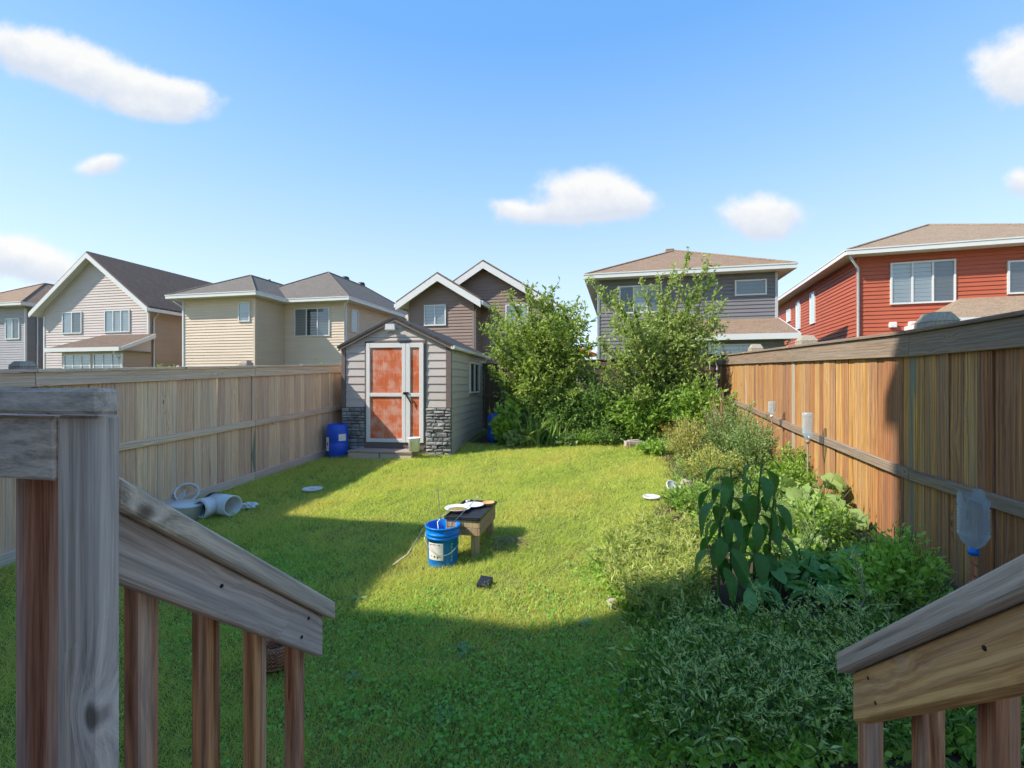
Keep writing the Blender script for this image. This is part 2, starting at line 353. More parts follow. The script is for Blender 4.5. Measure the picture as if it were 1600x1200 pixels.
# ------------------------------------------------------------------ fences: every board its own object
def picket_mesh(w, t, seed, gap):
    r = random.Random(seed); mb = MB(); w2 = w/2-gap/2; n = 5
    vs = []
    for k in range(n+1):
        z = k/n; dx = r.uniform(-.0015, .0015); dy = r.uniform(-.002, .002)
        c = .004
        for (x, y) in ((-w2+c, -t/2), (w2-c, -t/2), (w2, -t/2+c), (w2, t/2), (-w2, t/2), (-w2, -t/2+c)): vs.append((x+dx, y+dy, z))
    fs = [(k*6+i, k*6+(i+1) % 6, (k+1)*6+(i+1) % 6, (k+1)*6+i) for k in range(n) for i in range(6)] + [tuple(range(6)), tuple(range(n*6, n*6+6))]
    mb.add(vs, fs); return mb.mesh('board')
def board_between(name, p0, p1, hgt, thick, m, parent, nrm, c=.004, out=0.0):
    """a straight timber from p0 to p1 (centres of its lower edge), face towards nrm; local x runs along it"""
    p0, p1 = Vector(p0), Vector(p1); d = (p1-p0); L = d.length
    mb = MB().cbox(0, L, -thick/2, thick/2, 0, hgt, c)
    o = ob(name, mb.mesh(name), m, parent)
    x = d.normalized(); y = -(Vector(nrm) - x*x.dot(Vector(nrm))).normalized(); z = x.cross(y)
    if z.z < 0: y = -y; z = x.cross(y)
    M4 = Matrix((x, y, z)).transposed().to_4x4(); M4.translation = p0 + Vector(nrm)*out - (parent.location if parent else Vector())
    o.matrix_basis = M4
    return o
def fence(name, label, a, b, bw, posts, ztop, zrail, zbot, inner, mp, mr, mk, seed, rail_h=.09, top_h=.14, gap_p=.08, post_m=None, kick=True, post_over=None, group=None, pw=.075):
    """a, b: ends in lot coordinates; z functions of distance along"""
    rr = random.Random(seed)
    A, B = Vector((*LS(*a), 0)), Vector((*LS(*b), 0)); D = (B-A); L = D.length; u = D/L
    n = Vector((-u.y, u.x, 0)) * inner
    base = A.copy(); base.z = zbot(0)
    f = thing(name, label, 'fence', base, group=group)
    var = [picket_mesh(bw, .019, seed*10+k, .002) for k in range(4)] + [picket_mesh(bw, .019, seed*10+9, .009)]
    for me_ in var: me_.materials.append(mp)
    ang = math.atan2(u.y, u.x) + (math.pi if inner > 0 else 0)
    k = int(L/bw)
    for i in range(k):
        d = (i+.5)*L/k; p = A + u*d
        near_post = any(abs(d-q) < bw*.5 for q in posts)
        z0 = zbot(d)+.03; z1 = ztop(d)-.02
        o = ob('board', var[4] if rr.random() < gap_p else var[rr.randrange(4)], None, f)
        o.location = Vector((p.x, p.y, z0)) - base + n*rr.uniform(-.004, .005); o.rotation_euler = (rr.uniform(-.003, .003), rr.uniform(-.003, .003), ang+rr.uniform(-.03, .03)); o.scale = (1, 1, z1-z0)
    edges = [0] + [q for q in posts if .05 < q < L-.05] + [L]
    for q0, q1 in zip(edges[:-1], edges[1:]):
        P = lambda q, zf, dz: Vector(((A+u*q).x, (A+u*q).y, zf(q)+dz))
        board_between('top_board', P(q0+.002, ztop, -top_h), P(q1-.002, ztop, -top_h), top_h, .038, mr, f, n, out=.030)
        board_between('cap_board', P(q0+.002, ztop, .002), P(q1-.002, ztop, .002), .030, .11, mr, f, n, out=.018)
        board_between('rail', P(q0+.003, zrail, 0), P(q1-.003, zrail, 0), rail_h, .038, mr, f, n, out=.031)
        if kick: board_between('kick_board', P(q0+.002, zbot, -.04), P(q1-.002, zbot, -.04), .17, .038, mk, f, n, out=.032)
    for q in posts:
        if not -.01 <= q <= L+.01: continue
        p = A+u*q; z0 = zbot(q)-.05
        o = MB().cbox(-.047, .047, -.0445, .0445, 0, ztop(q)-.145-z0, .006).build('post', (post_m[posts.index(q)] if isinstance(post_m, list) else post_m) or mp, f)
        o.location = Vector((p.x, p.y, z0))-base - n*.030; o.rotation_euler = (0, 0, ang)
        if post_over:
            h = post_over
            o = MB().cbox(-pw, pw, -pw, pw, 0, h*.55, .008).add([(-pw,-pw,h*.55),(pw,-pw,h*.55),(pw,pw,h*.55),(-pw,pw,h*.55),(-pw*.6,-pw*.6,h),(pw*.6,-pw*.6,h),(pw*.6,pw*.6,h),(-pw*.6,pw*.6,h)],
                [(0,1,5,4),(1,2,6,5),(2,3,7,6),(3,0,4,7),(4,5,6,7)]).build('post_cap', MAT['post_pale'], f)
            o.location = Vector((p.x, p.y, ztop(q)+.0))-base - n*(.045+pw); o.rotation_euler = (0, 0, ang)
    return f
def zw(py, Y): return CAMZ-(py-CY)/F*Y
def s_of(Xc, Y): return toLS(Xc+TAN*Y, Y)[1]
# left fence
S0 = 2.0
XL, XR = -5.65, 2.5
yl = lambda d: ((S0+d) + 0*1)*CT - L_LEFT*ST          # world y at distance d along the left fence
zbL = lambda d: float(G(*LS(L_LEFT+.1, S0+d)))+.0
fence('wooden_fence', 'weathered tan board fence in shade along the left side of the lawn', (L_LEFT, S0), (L_LEFT, S_BACK+.6), .127,
      [s_of(XL, y)-S0 for y in (4.5, 7.27, 10.0, 12.7)], lambda d: zbL(0)+1.80+.0515*d, lambda d: zbL(0)+.88+.0515*d, zbL, -1,
      MAT['picket_left'], MAT['rail_left'], MAT['kick_left'], 3, post_m=MAT['post_green'], gap_p=.10, post_over=.11)
# right fence: level near the deck, then climbing with the ground
S1 = .6
yr = lambda d: (S1+d)*CT - L_RIGHT*ST
zbR = lambda d: float(G(*LS(L_RIGHT-.15, S1+d)))-.02
zt = lambda d: float(np.interp(yr(d), [-2, 2.6, 3.8, 8.9, 12], [2.20, 2.20, 2.21, 2.37, 2.46]))
zr = lambda d: float(np.interp(yr(d), [-2, 2.6, 4.3, 5.8, 8.0, 12], [.985, .99, 1.015, 1.12, 1.31, 1.6]))
fence('cedar_fence', 'orange stained cedar fence with a diagonal shadow edge beside the garden bed', (L_RIGHT, S1), (L_RIGHT, S_BACK), .135,
      [s_of(XR, y)-S1 for y in (1.35, 3.79, 6.3, 8.5, 10.7)], zt, zr, zbR, 1,
      MAT['picket_right'], MAT['rail_right'], MAT['rail_right'], 5, top_h=.185, gap_p=.03, post_m=[MAT['post_green'], MAT['post_green'], MAT['post_pale'], MAT['post_pale'], MAT['post_pale']], kick=False, post_over=.17, pw=.105)
# back fence
zbB = lambda d: float(G(*LS(L_LEFT+d, S_BACK-.05)))
fence('back_fence', 'weathered fence, tree shade put into its dark wood colour, behind the two fruit trees at the end of the yard', (L_LEFT+.03, S_BACK+.02), (L_RIGHT-.03, S_BACK+.02), .14,
      [1.6, 4.0, 6.4], lambda d: zbB(d)+1.72, lambda d: zbB(d)+.85, zbB, -1,
      MAT['back_fence'], MAT['back_fence'], MAT['back_fence'], 8, kick=False, gap_p=.12)
# fence of the yard beyond: only its post tops and top board show over the left fence
zbN = lambda d: float(G(*LS(-13.5+d, S_BACK+.1)))
fence('neighbour_fence', 'far grey fence whose posts stand up behind the tan left fence', (-16.5, S_BACK+.8), (L_LEFT-.2, S_BACK+.8), .14,
      [.3, 2.6, 4.9, 7.2, 9.5], lambda d: .45+1.80, lambda d: .45+.9, lambda d: .45, -1,
      MAT['picket_left'], MAT['rail_left'], MAT['rail_left'], 9, kick=False, post_over=.16)

# ------------------------------------------------------------------ deck, stairs and railings in the foreground
def P_(px, py, Y): return at(px, py, Y)
e1 = Vector((CT, -ST, 0)); e2 = Vector((ST, CT, 0))
DECKZ = .72
def lotM(o): return Matrix(((CT, ST, 0, o[0]), (-ST, CT, 0, o[1]), (0, 0, 1, o[2]), (0, 0, 0, 1)))
# landing
lx, ly = LS(0, 0)
dk = thing('landing_deck', 'grey board landing at the top of the short stairs', 'deck', (0, 0, 0))
for i in range(24):
    s0 = -2.66 + i*.1431
    if s0 > .62: break
    x0 = -1.9; o = MB().cbox(-2.2, 1.0, s0, s0+.138, DECKZ-.035, DECKZ, .004, lotM((0, 0, 0))).build('deck_board', MAT['rail_grey'], dk)
for (l, s) in ((-2.1, .5), (.9, .5), (-.62, .5), (-2.1, -2.4), (.9, -2.4), (-2.1, -1), (.9, -1)):
    x, y = LS(l, s); MB().cbox(-.045, .045, -.045, .045, g(x, y)-.05, DECKZ-.037, .004, lotM((x, y, 0))).build('leg', MAT['post_grey'], dk)
MB().cbox(-2.2, 1.0, .62, .655, DECKZ-.22, DECKZ-.037, .004, lotM((0, 0, 0))).build('rim_joist', MAT['rail_grey'], dk)
stt = thing('stairs', 'short flight of grey wooden steps between the two sloping handrails', 'stairs', (*LS(.08, .8), 0))
for i in range(4):
    zt_ = DECKZ-.15*(i+1)
    mb = MB()
    for k in range(2): mb.cbox(-.47, .55, .665+i*.25+k*.125, .665+i*.25+k*.125+.118, zt_-.036, zt_, .004, lotM((0, 0, 0)))
    mb.build('tread', MAT['rail_grey'], stt, world=True)
for l in (-.50, .56):
    a, b = LS(l, .66), LS(l, 1.66)
    mb = MB(); pts = [Vector((*LS(l+dl, s), z)) for dl in (0, .036) for s, z in ((.66, DECKZ-.04), (.66, DECKZ-.3), (1.45, g(*LS(l, 1.45))-.02), (1.68, g(*LS(l, 1.68))-.02), (1.68, g(*LS(l, 1.68))+.1))]
    mb.add(pts, [(0,1,2,3,4), (9,8,7,6,5)] + [(i, (i+1) % 5, (i+1) % 5+5, i+5) for i in range(5)]).build('stringer', MAT['rail_grey'], stt, world=True)
# left landing railing
rl = thing('deck_railing', 'grey weathered landing railing with flat cap at the far left', 'railing', at(140, 1100, .8))
A = at(88, 640, .66)
f1 = lotM((A.x, A.y, 0)) @ Matrix.Scale(.66/.79, 4, (1, 0, 0)) @ Matrix.Scale(.66/.79, 4, (0, 1, 0))
MB().cbox(0, .089, 0, .038, DECKZ-.2, CAMZ-.045, .004, f1).build('post', MAT['post_grey'], rl, world=True)
MB().cbox(-.165, -.062, .041, .130, DECKZ-.2, CAMZ-.045, .004, f1).build('post', MAT['baluster'], rl, world=True)
MB().cbox(-1.6, -.003, -.002, .038, CAMZ-.139, CAMZ-.0465, .004, f1).build('rail', MAT['rail_grey'], rl, world=True)
MB().cbox(-1.6, .118, -.022, .014, CAMZ-.042, CAMZ-.006, .005, f1).build('cap_board', MAT['rail_grey'], rl, world=True)
for k in range(9):
    MB().cbox(-.36-k*.13, -.322-k*.13, .041, .079, DECKZ+.04, CAMZ-.09, .003, f1).build('baluster', MAT['baluster'], rl, world=True)
MB().cbox(-1.6, -.168, .081, .119, DECKZ+.04, DECKZ+.13, .004, f1).build('bottom_rail', MAT['rail_grey'], rl, world=True)
# sloping handrails
def handrail(name, label, near, far, side, mrail, mcap, bal_Y, ext=0):
    """near/far: world points on the inner upper edge of the cap; side: +1 rail lies to the left of us (we see its right side)"""
    near, far = Vector(near), Vector(far); d = (far-near).normalized(); near = near - d*ext
    out = -e1*side                                   # away from the stairs
    up = d.cross(out); up = up if up.z > 0 else -up
    L = (far-near).length
    r = thing(name, label, 'railing', near - Vector((0, 0, .9)))
    def beam(nm, a0, a1, o0, o1, u0, u1, m, c=.004):
        mb = MB().cbox(0, a1-a0, o0, o1, u0, u1, c); mb.v = [(x+z*d.z/up.z, y, z) for x, y, z in mb.v]
        o = ob(nm, mb.mesh(nm), m, r); M4 = Matrix((d, out, up)).transposed().to_4x4(); M4.translation = near + d*a0 - r.location
        o.matrix_basis = M4; return o
    beam('cap_board', 0, L, 0, .12, -.038, 0, mcap)
    beam('rail', .0, L-.035, .022, .06, -.040-.089, -.040, mrail)
    scr = MB().lathe([(0,.0),(.0045,.0),(.004,.0016),(0,.0008)], 8).mesh('screw')
    for (a_, u_) in ((.03, -.06), (.03, -.105), (L*.45, -.075), (L-.07, -.06), (L-.07, -.105)):
        o = ob('screw', scr, MAT['dark_metal'], r, near + d*a_ + out*.0215 + up*u_ - r.location); o.rotation_euler = (-out).to_track_quat('Z', 'Y').to_euler()
    for bpx in bal_Y:
        k_ = (bpx-CX)/F; q_ = near + out*.081; t = (k_*q_.y-q_.x)/(d.x-k_*d.y); p = near + d*t + out*.062
        zt_ = p.z-.040*1.3-.006; zb = g(p.x, p.y)+.12
        o = MB().cbox(-.019, .019, -.019, .019, 0, zt_-zb, .003).build('baluster', MAT['baluster'], r)
        o.location = Vector((p.x, p.y, zb)) + out*.019 - r.location; o.rotation_euler = (0, 0, -TH)
    pb = near + d*(L-.12); zl = g(pb.x, pb.y)
    q0 = near + d*.05 + out*.081; q1 = near + d*(L-.04) + out*.081
    board_between('bottom_rail', (q0.x, q0.y, q0.z-1.02), (q1.x, q1.y, q1.z-1.02), .089, .034, mrail, r, tuple(out))
    if ext:
        p = near + out*.10; MB().cbox(-.0445, .0445, -.0445, .0445, DECKZ-.2, p.z+.05, .004, lotM((p.x, p.y, 0))).build('post', MAT['post_grey'], r, world=True)
    return r
handrail('stair_railing', 'grey brown sloping stair handrail with red brown balusters at lower left', at(186, 743, .74), at(525, 941, 1.32), 1,
         MAT['rail_grey'], MAT['rail_grey'], (221, 322, 398, 460))
handrail('stair_railing', 'tan sloping stair handrail with big knots at lower right', at(1600, 862, .60), at(1308, 1019, 1.10), -1,
         MAT['rail_tan'], MAT['rail_grey'], (1360, 1450, 1560, 1690, 1860), ext=.2)

# ------------------------------------------------------------------ shed
def shingles(name, c1, c2, c3):
    m = mat(name, c1, .9, 0, .2); nt, b = parts_of(m); tc = nd(nt, 'ShaderNodeTexCoord')
    br = nd(nt, 'ShaderNodeTexBrick', _Vector=nd(nt, 'ShaderNodeMapping', _Vector=tc.outputs['Object'], _Scale=(1, .75, 1)).outputs[0], _Scale=1.0, _Color1=(*c1, 1), _Color2=(*c2, 1), _Mortar=(*[x*.55 for x in c1], 1))
    br.inputs['Brick Width'].default_value = .28; br.inputs['Row Height'].default_value = .11; br.inputs['Mortar Size'].default_value = .008; br.inputs['Mortar Smooth'].default_value = .4
    n1 = nd(nt, 'ShaderNodeTexNoise', _Vector=tc.outputs['Object'], _Scale=5.5, _Detail=8.0, _Roughness=.8)
    n2 = nd(nt, 'ShaderNodeTexNoise', _Vector=tc.outputs['Object'], _Scale=22.0, _Detail=3.0)
    c = mix_(nt, ramp_(nt, n1.outputs[0], [(.40, 0.0), (.60, .8)]), br.outputs[0], c3)
    c = mix_(nt, ramp_(nt, n2.outputs[0], [(.36, .6), (.56, 0.0)]), c, tuple(x*.4 for x in c1))
    nt.links.new(c, b.inputs['Base Color']); bump_(nt, b, n2.outputs[0], .02)
    return m
def peeling():
    """white paint peeled off an orange door panel, in streaks and scratches"""
    m = mat('peeling_orange_door', (.6,.2,.08), .7, 0, .3); nt, b = parts_of(m); tc = nd(nt, 'ShaderNodeTexCoord'); v = tc.outputs['Object']
    n1 = nd(nt, 'ShaderNodeTexNoise', _Vector=v, _Scale=4.2, _Detail=4.0)
    n2 = nd(nt, 'ShaderNodeTexNoise', _Vector=nd(nt, 'ShaderNodeMapping', _Vector=v, _Scale=(40, 40, 7)).outputs[0], _Scale=1.0, _Detail=6.0, _Roughness=.75)
    n3 = nd(nt, 'ShaderNodeTexNoise', _Vector=v, _Scale=55.0, _Detail=5.0, _Roughness=.7)
    t = math_(nt, 'ADD', math_(nt, 'MULTIPLY', n1.outputs[0], 1.25), math_(nt, 'ADD', math_(nt, 'MULTIPLY', n2.outputs[0], .75), math_(nt, 'MULTIPLY', n3.outputs[0], .6)))
    f = ramp_(nt, t, [(.0, 0.0), (.42, .0), (.62, 1.0)]) if False else nd(nt, 'ShaderNodeMapRange', _Value=t).outputs[0]
    mr_ = f.node; mr_.inputs[1].default_value = 1.20; mr_.inputs[2].default_value = 1.50
    c = mix_(nt, n3.outputs[0], (.66,.145,.035), (.48,.10,.035))
    c = mix_(nt, math_(nt, 'MULTIPLY', f, .62), c, (.66,.44,.35))
    br = nd(nt, 'ShaderNodeTexBrick', _Vector=nd(nt, 'ShaderNodeMapping', _Vector=v, _Rotation=(math.pi/2, 0, 0)).outputs[0], _Scale=1.0, _Color1=(0,0,0,1), _Color2=(0,0,0,1), _Mortar=(1,1,1,1))
    br.inputs['Brick Width'].default_value = .19; br.inputs['Row Height'].default_value = .27; br.inputs['Mortar Size'].default_value = .008
    c = mix_(nt, math_(nt, 'MULTIPLY', br.outputs[0], math_(nt, 'MULTIPLY', n2.outputs[0], .35)), c, (.62,.45,.38))
    nt.links.new(c, b.inputs['Base Color']); bump_(nt, b, t, .002)
    return m
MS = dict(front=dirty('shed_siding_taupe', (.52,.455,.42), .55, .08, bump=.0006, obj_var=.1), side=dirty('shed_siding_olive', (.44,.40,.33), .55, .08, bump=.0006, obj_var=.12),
          trim=dirty('shed_trim_brown', (.17,.13,.115), .5, .1), roof=shingles('shed_roof', (.085,.08,.078), (.11,.10,.095), (.07,.065,.065)),
          glass=mat('dark_glass', (.02,.025,.03), .06, 0, .8), peel=peeling())
THS = math.atan(.136)
pr_ = at(703, 0, 8.9); shz = .40
SW = 2.178; SL = 3.6
org = Vector((pr_.x - SW*math.cos(THS), pr_.y + SW*math.sin(THS), shz))
shed = thing('garden_shed', 'small taupe sided shed with peeling orange double door at the end of the fence', 'shed', org, -THS)
EZ = 2.53-shz; PZ = 3.06-shz; XM = SW*.5
xl_ = lambda z: 0 if z <= EZ else (z-EZ)/(PZ-EZ)*XM
xr_ = lambda z: SW if z <= EZ else SW-(z-EZ)/(PZ-EZ)*XM
# core walls
MB().add([(0,.02,0),(SW,.02,0),(SW,.02,EZ),(XM,.02,PZ),(0,.02,EZ),(0,SL,0),(SW,SL,0),(SW,SL,EZ),(XM,SL,PZ),(0,SL,EZ)],
         [(0,1,2,3,4),(9,8,7,6,5),(0,4,9,5),(1,6,7,2)]).build('wall', MS['side'], shed)
def course(x0, x1, x0t, x1t, z0, z1, m, nm='siding_board'):
    """one lap of siding on the front: bottom edge proud, top tucked in"""
    o_, i_ = -.019, -.004
    return MB().add([(x0,o_,z0),(x1,o_,z0),(x1t,i_,z1),(x0t,i_,z1),(x0,.018,z0),(x1,.018,z0),(x1t,.018,z1),(x0t,.018,z1),(x0,o_,z0+.012),(x1,o_,z0+.012)],
                    [(0,1,9,8),(8,9,2,3),(0,4,5,1),(3,2,6,7),(0,8,3,7,4),(1,5,6,2,9)]).build(nm, m, shed)
H = .152
dx0, dx1, dzt, dzb = None, None, 2.60-shz, .66-shz
def shx(px, Yl=0.0):   # local x of a photo column on the shed's front
    k = (px-CX)/F
    c_, s_ = math.cos(THS), math.sin(THS)
    return (k*(org.y) - org.x)/(c_ + k*s_)
dx0, dx1, dxm = shx(574), shx(663), shx(635.5)
z = .93-shz + .02
stone_top = zw(637, 8.95)-shz
z = stone_top + .005
while z < PZ-.03:
    z2 = min(z+H, PZ-.01)
    if z2 <= dzt+.07:
        course(.055, dx0-.045, .055, dx0-.045, z, z2, MS['front']); course(dx1+.045, SW-.075, dx1+.045, SW-.075, z, z2, MS['front'])
    elif z < dzt+.045:
        course(.055, dx0-.045, max(.055, xl_(z2)), dx0-.045, z, z2, MS['front']); course(dx1+.045, min(SW-.075, xr_(z)), dx1+.045, min(SW-.075, xr_(z2)), z, z2, MS['front'])
        course(dx0-.044, dx1+.044, dx0-.044, dx1+.044, dzt+.05, z2, MS['front'])
    else:
        course(max(xl_(z), .0)+.01, min(xr_(z), SW)-.01, xl_(z2)+.01, xr_(z2)-.01, z, z2, MS['front'])
    z = z2 + .001
# right side siding, each lap its own
z = .02
wy0, wy1, wz0, wz1 = 1.62, 2.56, 1.62-shz, 2.27-shz
while z < EZ-.02:
    z2 = min(z+H, EZ)
    for (ya, yb) in (((.03, SL),) if (z2 < wz0-.03 or z > wz1+.03) else ((.03, wy0-.04), (wy1+.04, SL))):
        MB().add([(SW+.020,ya,z),(SW+.020,yb,z),(SW+.004,yb,z2),(SW+.004,ya,z2),(SW-.01,ya,z),(SW-.01,yb,z),(SW-.01,yb,z2),(SW-.01,ya,z2),(SW+.020,ya,z+.012),(SW+.020,yb,z+.012)],
                 [(0,1,9,8),(8,9,2,3),(0,4,5,1),(3,2,6,7),(0,8,3,7,4),(1,5,6,2,9)]).build('siding_board', MS['side'], shed)
    z = z2+.001
# corner trims, door surround
MB().cbox(-.035, .05, -.04, .03, stone_top, EZ, .004).build('corner_trim', MS['trim'], shed)
MB().cbox(SW-.07, SW+.036, -.04, .03, stone_top, EZ-.005, .004).build('corner_trim', MS['trim'], shed)
for (a, b_, c_, d_) in ((dx0-.04, dx0-.004, dzb-.1, dzt+.045), (dx1+.004, dx1+.04, dzb-.1, dzt+.045)):
    MB().cbox(a, b_, -.035, .02, c_, d_, .003).build('door_trim', MS['trim'], shed)
MB().cbox(dx0-.003, dx1+.003, -.035, .02, dzt+.004, dzt+.045, .003).build('door_trim', MS['trim'], shed)
MB().cbox(dx0-.003, dx1+.003, -.028, .02, dzb-.14, dzb-.004, .003).build('sill_board', MS['trim'], shed)
def door_leaf(x0, x1, st):
    mid = zw(617, 8.95)-shz
    d = MB().cbox(x0, x0+st, -.055, -.01, dzb, dzt, .004).cbox(x1-st, x1, -.055, -.01, dzb, dzt, .004) \
        .cbox(x0+st, x1-st, -.053, -.01, dzt-.09, dzt, .004).cbox(x0+st, x1-st, -.053, -.01, dzb, dzb+.07, .004).cbox(x0+st, x1-st, -.053, -.01, mid-.035, mid+.035, .004) \
        .build('door', MAT['white'], shed)
    for za, zb_ in ((dzb+.072, mid-.037), (mid+.037, dzt-.092)):
        MB().cbox(x0+st+.002, x1-st-.002, -.030, -.012, za, zb_, .003).build('panel', MS['peel'], d)
    return d
d1 = door_leaf(dx0, dxm-.003, .075); d2 = door_leaf(dxm+.003, dx1, .085)
zl = zw(614, 8.95)-shz
MB().cbox(dxm-.05, dxm+.06, -.075, -.057, zl-.012, zl+.018, .004).lathe([(.0,-.02),(.022,-.02),(.022,.02),(.0,.02)], 12, Matrix.Translation((dxm-.02, -.08, zl-.01)) @ Matrix.Rotation(math.pi/2, 4, 'X')) \
    .build('latch', MAT['dark_metal'], shed)
mb = MB(); mb.tube([(dxm+.02, -.09, zl-.02), (dxm+.05, -.10, zl-.08), (dxm+.09, -.075, zl-.16), (dxm+.115, -.07, zl-.22)], [.012, .014, .012, .006], 6); mb.build('strap', MAT['dark_metal'], shed)
# lamp in the gable
lz = zw(513, 8.95)-shz; lxp = shx(615)
MB().cbox(lxp-.05, lxp+.05, -.12, -.03, lz-.02, lz+.02, .01).build('lamp_base', MAT['white_plastic'], shed)
MB().add([(lxp-.11,-.17,lz-.03),(lxp+.09,-.17,lz-.03),(lxp+.08,-.17,lz+.08),(lxp-.10,-.17,lz+.08),(lxp-.09,-.09,lz-.05),(lxp+.07,-.09,lz-.05),(lxp+.07,-.09,lz+.06),(lxp-.09,-.09,lz+.06)],
         [(0,1,2,3),(7,6,5,4),(0,3,7,4),(1,5,6,2),(3,2,6,7),(0,4,5,1)]).build('flood_lamp', MAT['white_plastic'], shed)
# stone veneer: every stone
def stone_panel(x0, x1, z0, z1, seed):
    rr = random.Random(seed)
    MB().box(x0, x1, -.012, .015, z0, z1).build('mortar_backing', MAT['dark_metal'] if False else MAT['black'], shed)
    z = z0
    while z < z1-.02:
        h = min(rr.choice((.055, .07, .09)), z1-z); x = x0
        while x < x1-.015:
            w = min(rr.uniform(.09, .22), x1-x)
            if x1-(x+w) < .05: w = x1-x
            dpt = rr.uniform(.022, .055); e = .003
            v = [(x+e,-.012,z+e),(x+w-e,-.012,z+e),(x+w-e,-.012,z+h-e),(x+e,-.012,z+h-e)]
            mm = .010
            v += [(x+e+mm*rr.random(),-dpt-rr.uniform(-.008,.008),z+e+mm*rr.random()),(x+w-e-mm*rr.random(),-dpt-rr.uniform(-.008,.008),z+e+mm*rr.random()),(x+w-e-mm*rr.random(),-dpt-rr.uniform(-.008,.008),z+h-e-mm*rr.random()),(x+e+mm*rr.random(),-dpt-rr.uniform(-.008,.008),z+h-e-mm*rr.random()), (x+w*rr.uniform(.35,.65),-dpt-.012,z+h*rr.uniform(.35,.65))]
            MB().add(v, [(4,5,8),(5,6,8),(6,7,8),(7,4,8),(0,1,5,4),(1,2,6,5),(2,3,7,6),(3,0,4,7)]).build('stone', MAT['stone_grey'], shed)
            x += w
        z += h
stone_panel(-.03, dx0-.042, .0, stone_top-.004, 4); stone_panel(dx1+.042, SW+.03, .0, stone_top-.004, 6)
# roof
OV = .10
def roof_slab(sgn):
    xe = XM + sgn*(XM+.09); ze_ = EZ - .09*(PZ-EZ)/XM + .02
    v = [(XM,-OV,PZ+.02),(xe,-OV,ze_),(xe,SL+OV,ze_),(XM,SL+OV,PZ+.02)]; v2 = [(a,b_,c_+.045) for a, b_, c_ in v]
    return MB().add(v+v2, [(0,1,2,3),(4,5,6,7),(0,1,5,4),(1,2,6,5),(2,3,7,6)]).build('roof', MS['roof'], shed)
roof_slab(-1); roof_slab(1)
ze_ = EZ - .09*(PZ-EZ)/XM
for sg in (-1, 1):
    xe = XM+sg*(XM+.07)
    MB().add([(XM,-OV+.012,PZ+.015),(xe,-OV+.012,ze_+.02),(xe,-OV+.012,ze_-.03),(XM,-OV+.012,PZ-.035),(XM,-OV+.03,PZ+.015),(xe,-OV+.03,ze_+.02),(xe,-OV+.03,ze_-.03),(XM,-OV+.03,PZ-.035)],
             [(0,1,2,3),(7,6,5,4),(3,2,6,7),(1,5,6,2),(0,4,5,1)]).build('rake_board', MS['trim'], shed)
gt = MB(); prof = [(-.0,.0),(0,-.055),(.05,-.07),(.075,-.05),(.08,.005)]
xg = SW+.045
for ya, yb in ((-OV, SL+OV),):
    vs = [(xg+a, y, ze_+.045+b_) for y in (ya, yb) for a, b_ in prof]
    gt.add(vs, [(i, i+1, i+6, i+5) for i in range(4)] + [(0,1,2,3,4), (9,8,7,6,5)])
gt.build('gutter', MAT['white_trim'], shed)
# side window
wd_ = MB().cbox(SW-.005, SW+.05, wy0-.035, wy0, wz0-.035, wz1+.035).cbox(SW-.005, SW+.05, wy1, wy1+.035, wz0-.035, wz1+.035).cbox(SW-.005, SW+.05, wy0+.001, wy1-.001, wz0-.035, wz0).cbox(SW-.005, SW+.05, wy0+.001, wy1-.001, wz1, wz1+.035) \
    .cbox(SW-.002, SW+.045, (wy0+wy1)/2-.02, (wy0+wy1)/2+.02, wz0+.001, wz1-.001).build('window', MAT['white_trim'], shed)
for ya, yb in ((wy0, (wy0+wy1)/2-.02), ((wy0+wy1)/2+.02, wy1)):
    MB().box(SW+.012, SW+.018, ya+.001, yb-.001, wz0+.001, wz1-.001).build('pane', MS['glass'], wd_)
# step in front of the door
stp = thing('door_step', 'low pale wooden step in front of the shed door', 'step', org, -THS)
gz = g(org.x+1, org.y-.3)-shz
sx0, sx1 = shx(560), shx(656)
MB().cbox(sx0, sx1, -.46, -.06, zw(704, 8.7)-shz-.035, zw(704, 8.7)-shz, .004).build('tread', MAT['step'], stp)
for k in range(2): MB().cbox(sx0+.01+k*(sx1-sx0)/2, sx0+(k+1)*(sx1-sx0)/2-.012, -.44, -.40, gz-.05, zw(704, 8.7)-shz-.037, .004).build('riser_block', MAT['kick_left'], stp)
for k in (0, 1): MB().cbox((sx0+.01, sx1-.06)[k], (sx0+.06, sx1-.01)[k], -.397, -.08, gz-.05, zw(704, 8.7)-shz-.037, .004).build('support', MAT['step'], stp)
# ------------------------------------------------------------------ houses
GLASS = bpy.data.materials.new('window_glass'); GLASS.use_nodes = True
_nt = GLASS.node_tree; _nt.nodes.clear()
_fr = nd(_nt, 'ShaderNodeFresnel', _IOR=1.9)
_gl = nd(_nt, 'ShaderNodeBsdfGlossy', _Color=(.9,.95,1,1), _Roughness=.02); _tr = nd(_nt, 'ShaderNodeBsdfTransparent', _Color=(.82,.88,.9,1))
_mx = nd(_nt, 'ShaderNodeMixShader', _0=math_(_nt, 'ADD', math_(_nt, 'MULTIPLY', _fr.outputs[0], .75), .03, True), _1=_tr.outputs[0], _2=_gl.outputs[0])
_o = nd(_nt, 'ShaderNodeOutputMaterial'); _nt.links.new(_mx.outputs[0], _o.inputs[0])
def blind_mat(name, c, lines=True):
    m = mat(name, c, .7); nt, b = parts_of(m); tc = nd(nt, 'ShaderNodeTexCoord')
    wv = nd(nt, 'ShaderNodeTexWave', _Vector=tc.outputs['Object'], _Scale=6.0, bands_direction='Z' if lines else 'X', _Distortion=.3)
    nt.links.new(mix_(nt, wv.outputs[0], tuple(x*.8 for x in c), c), b.inputs['Base Color']); return m
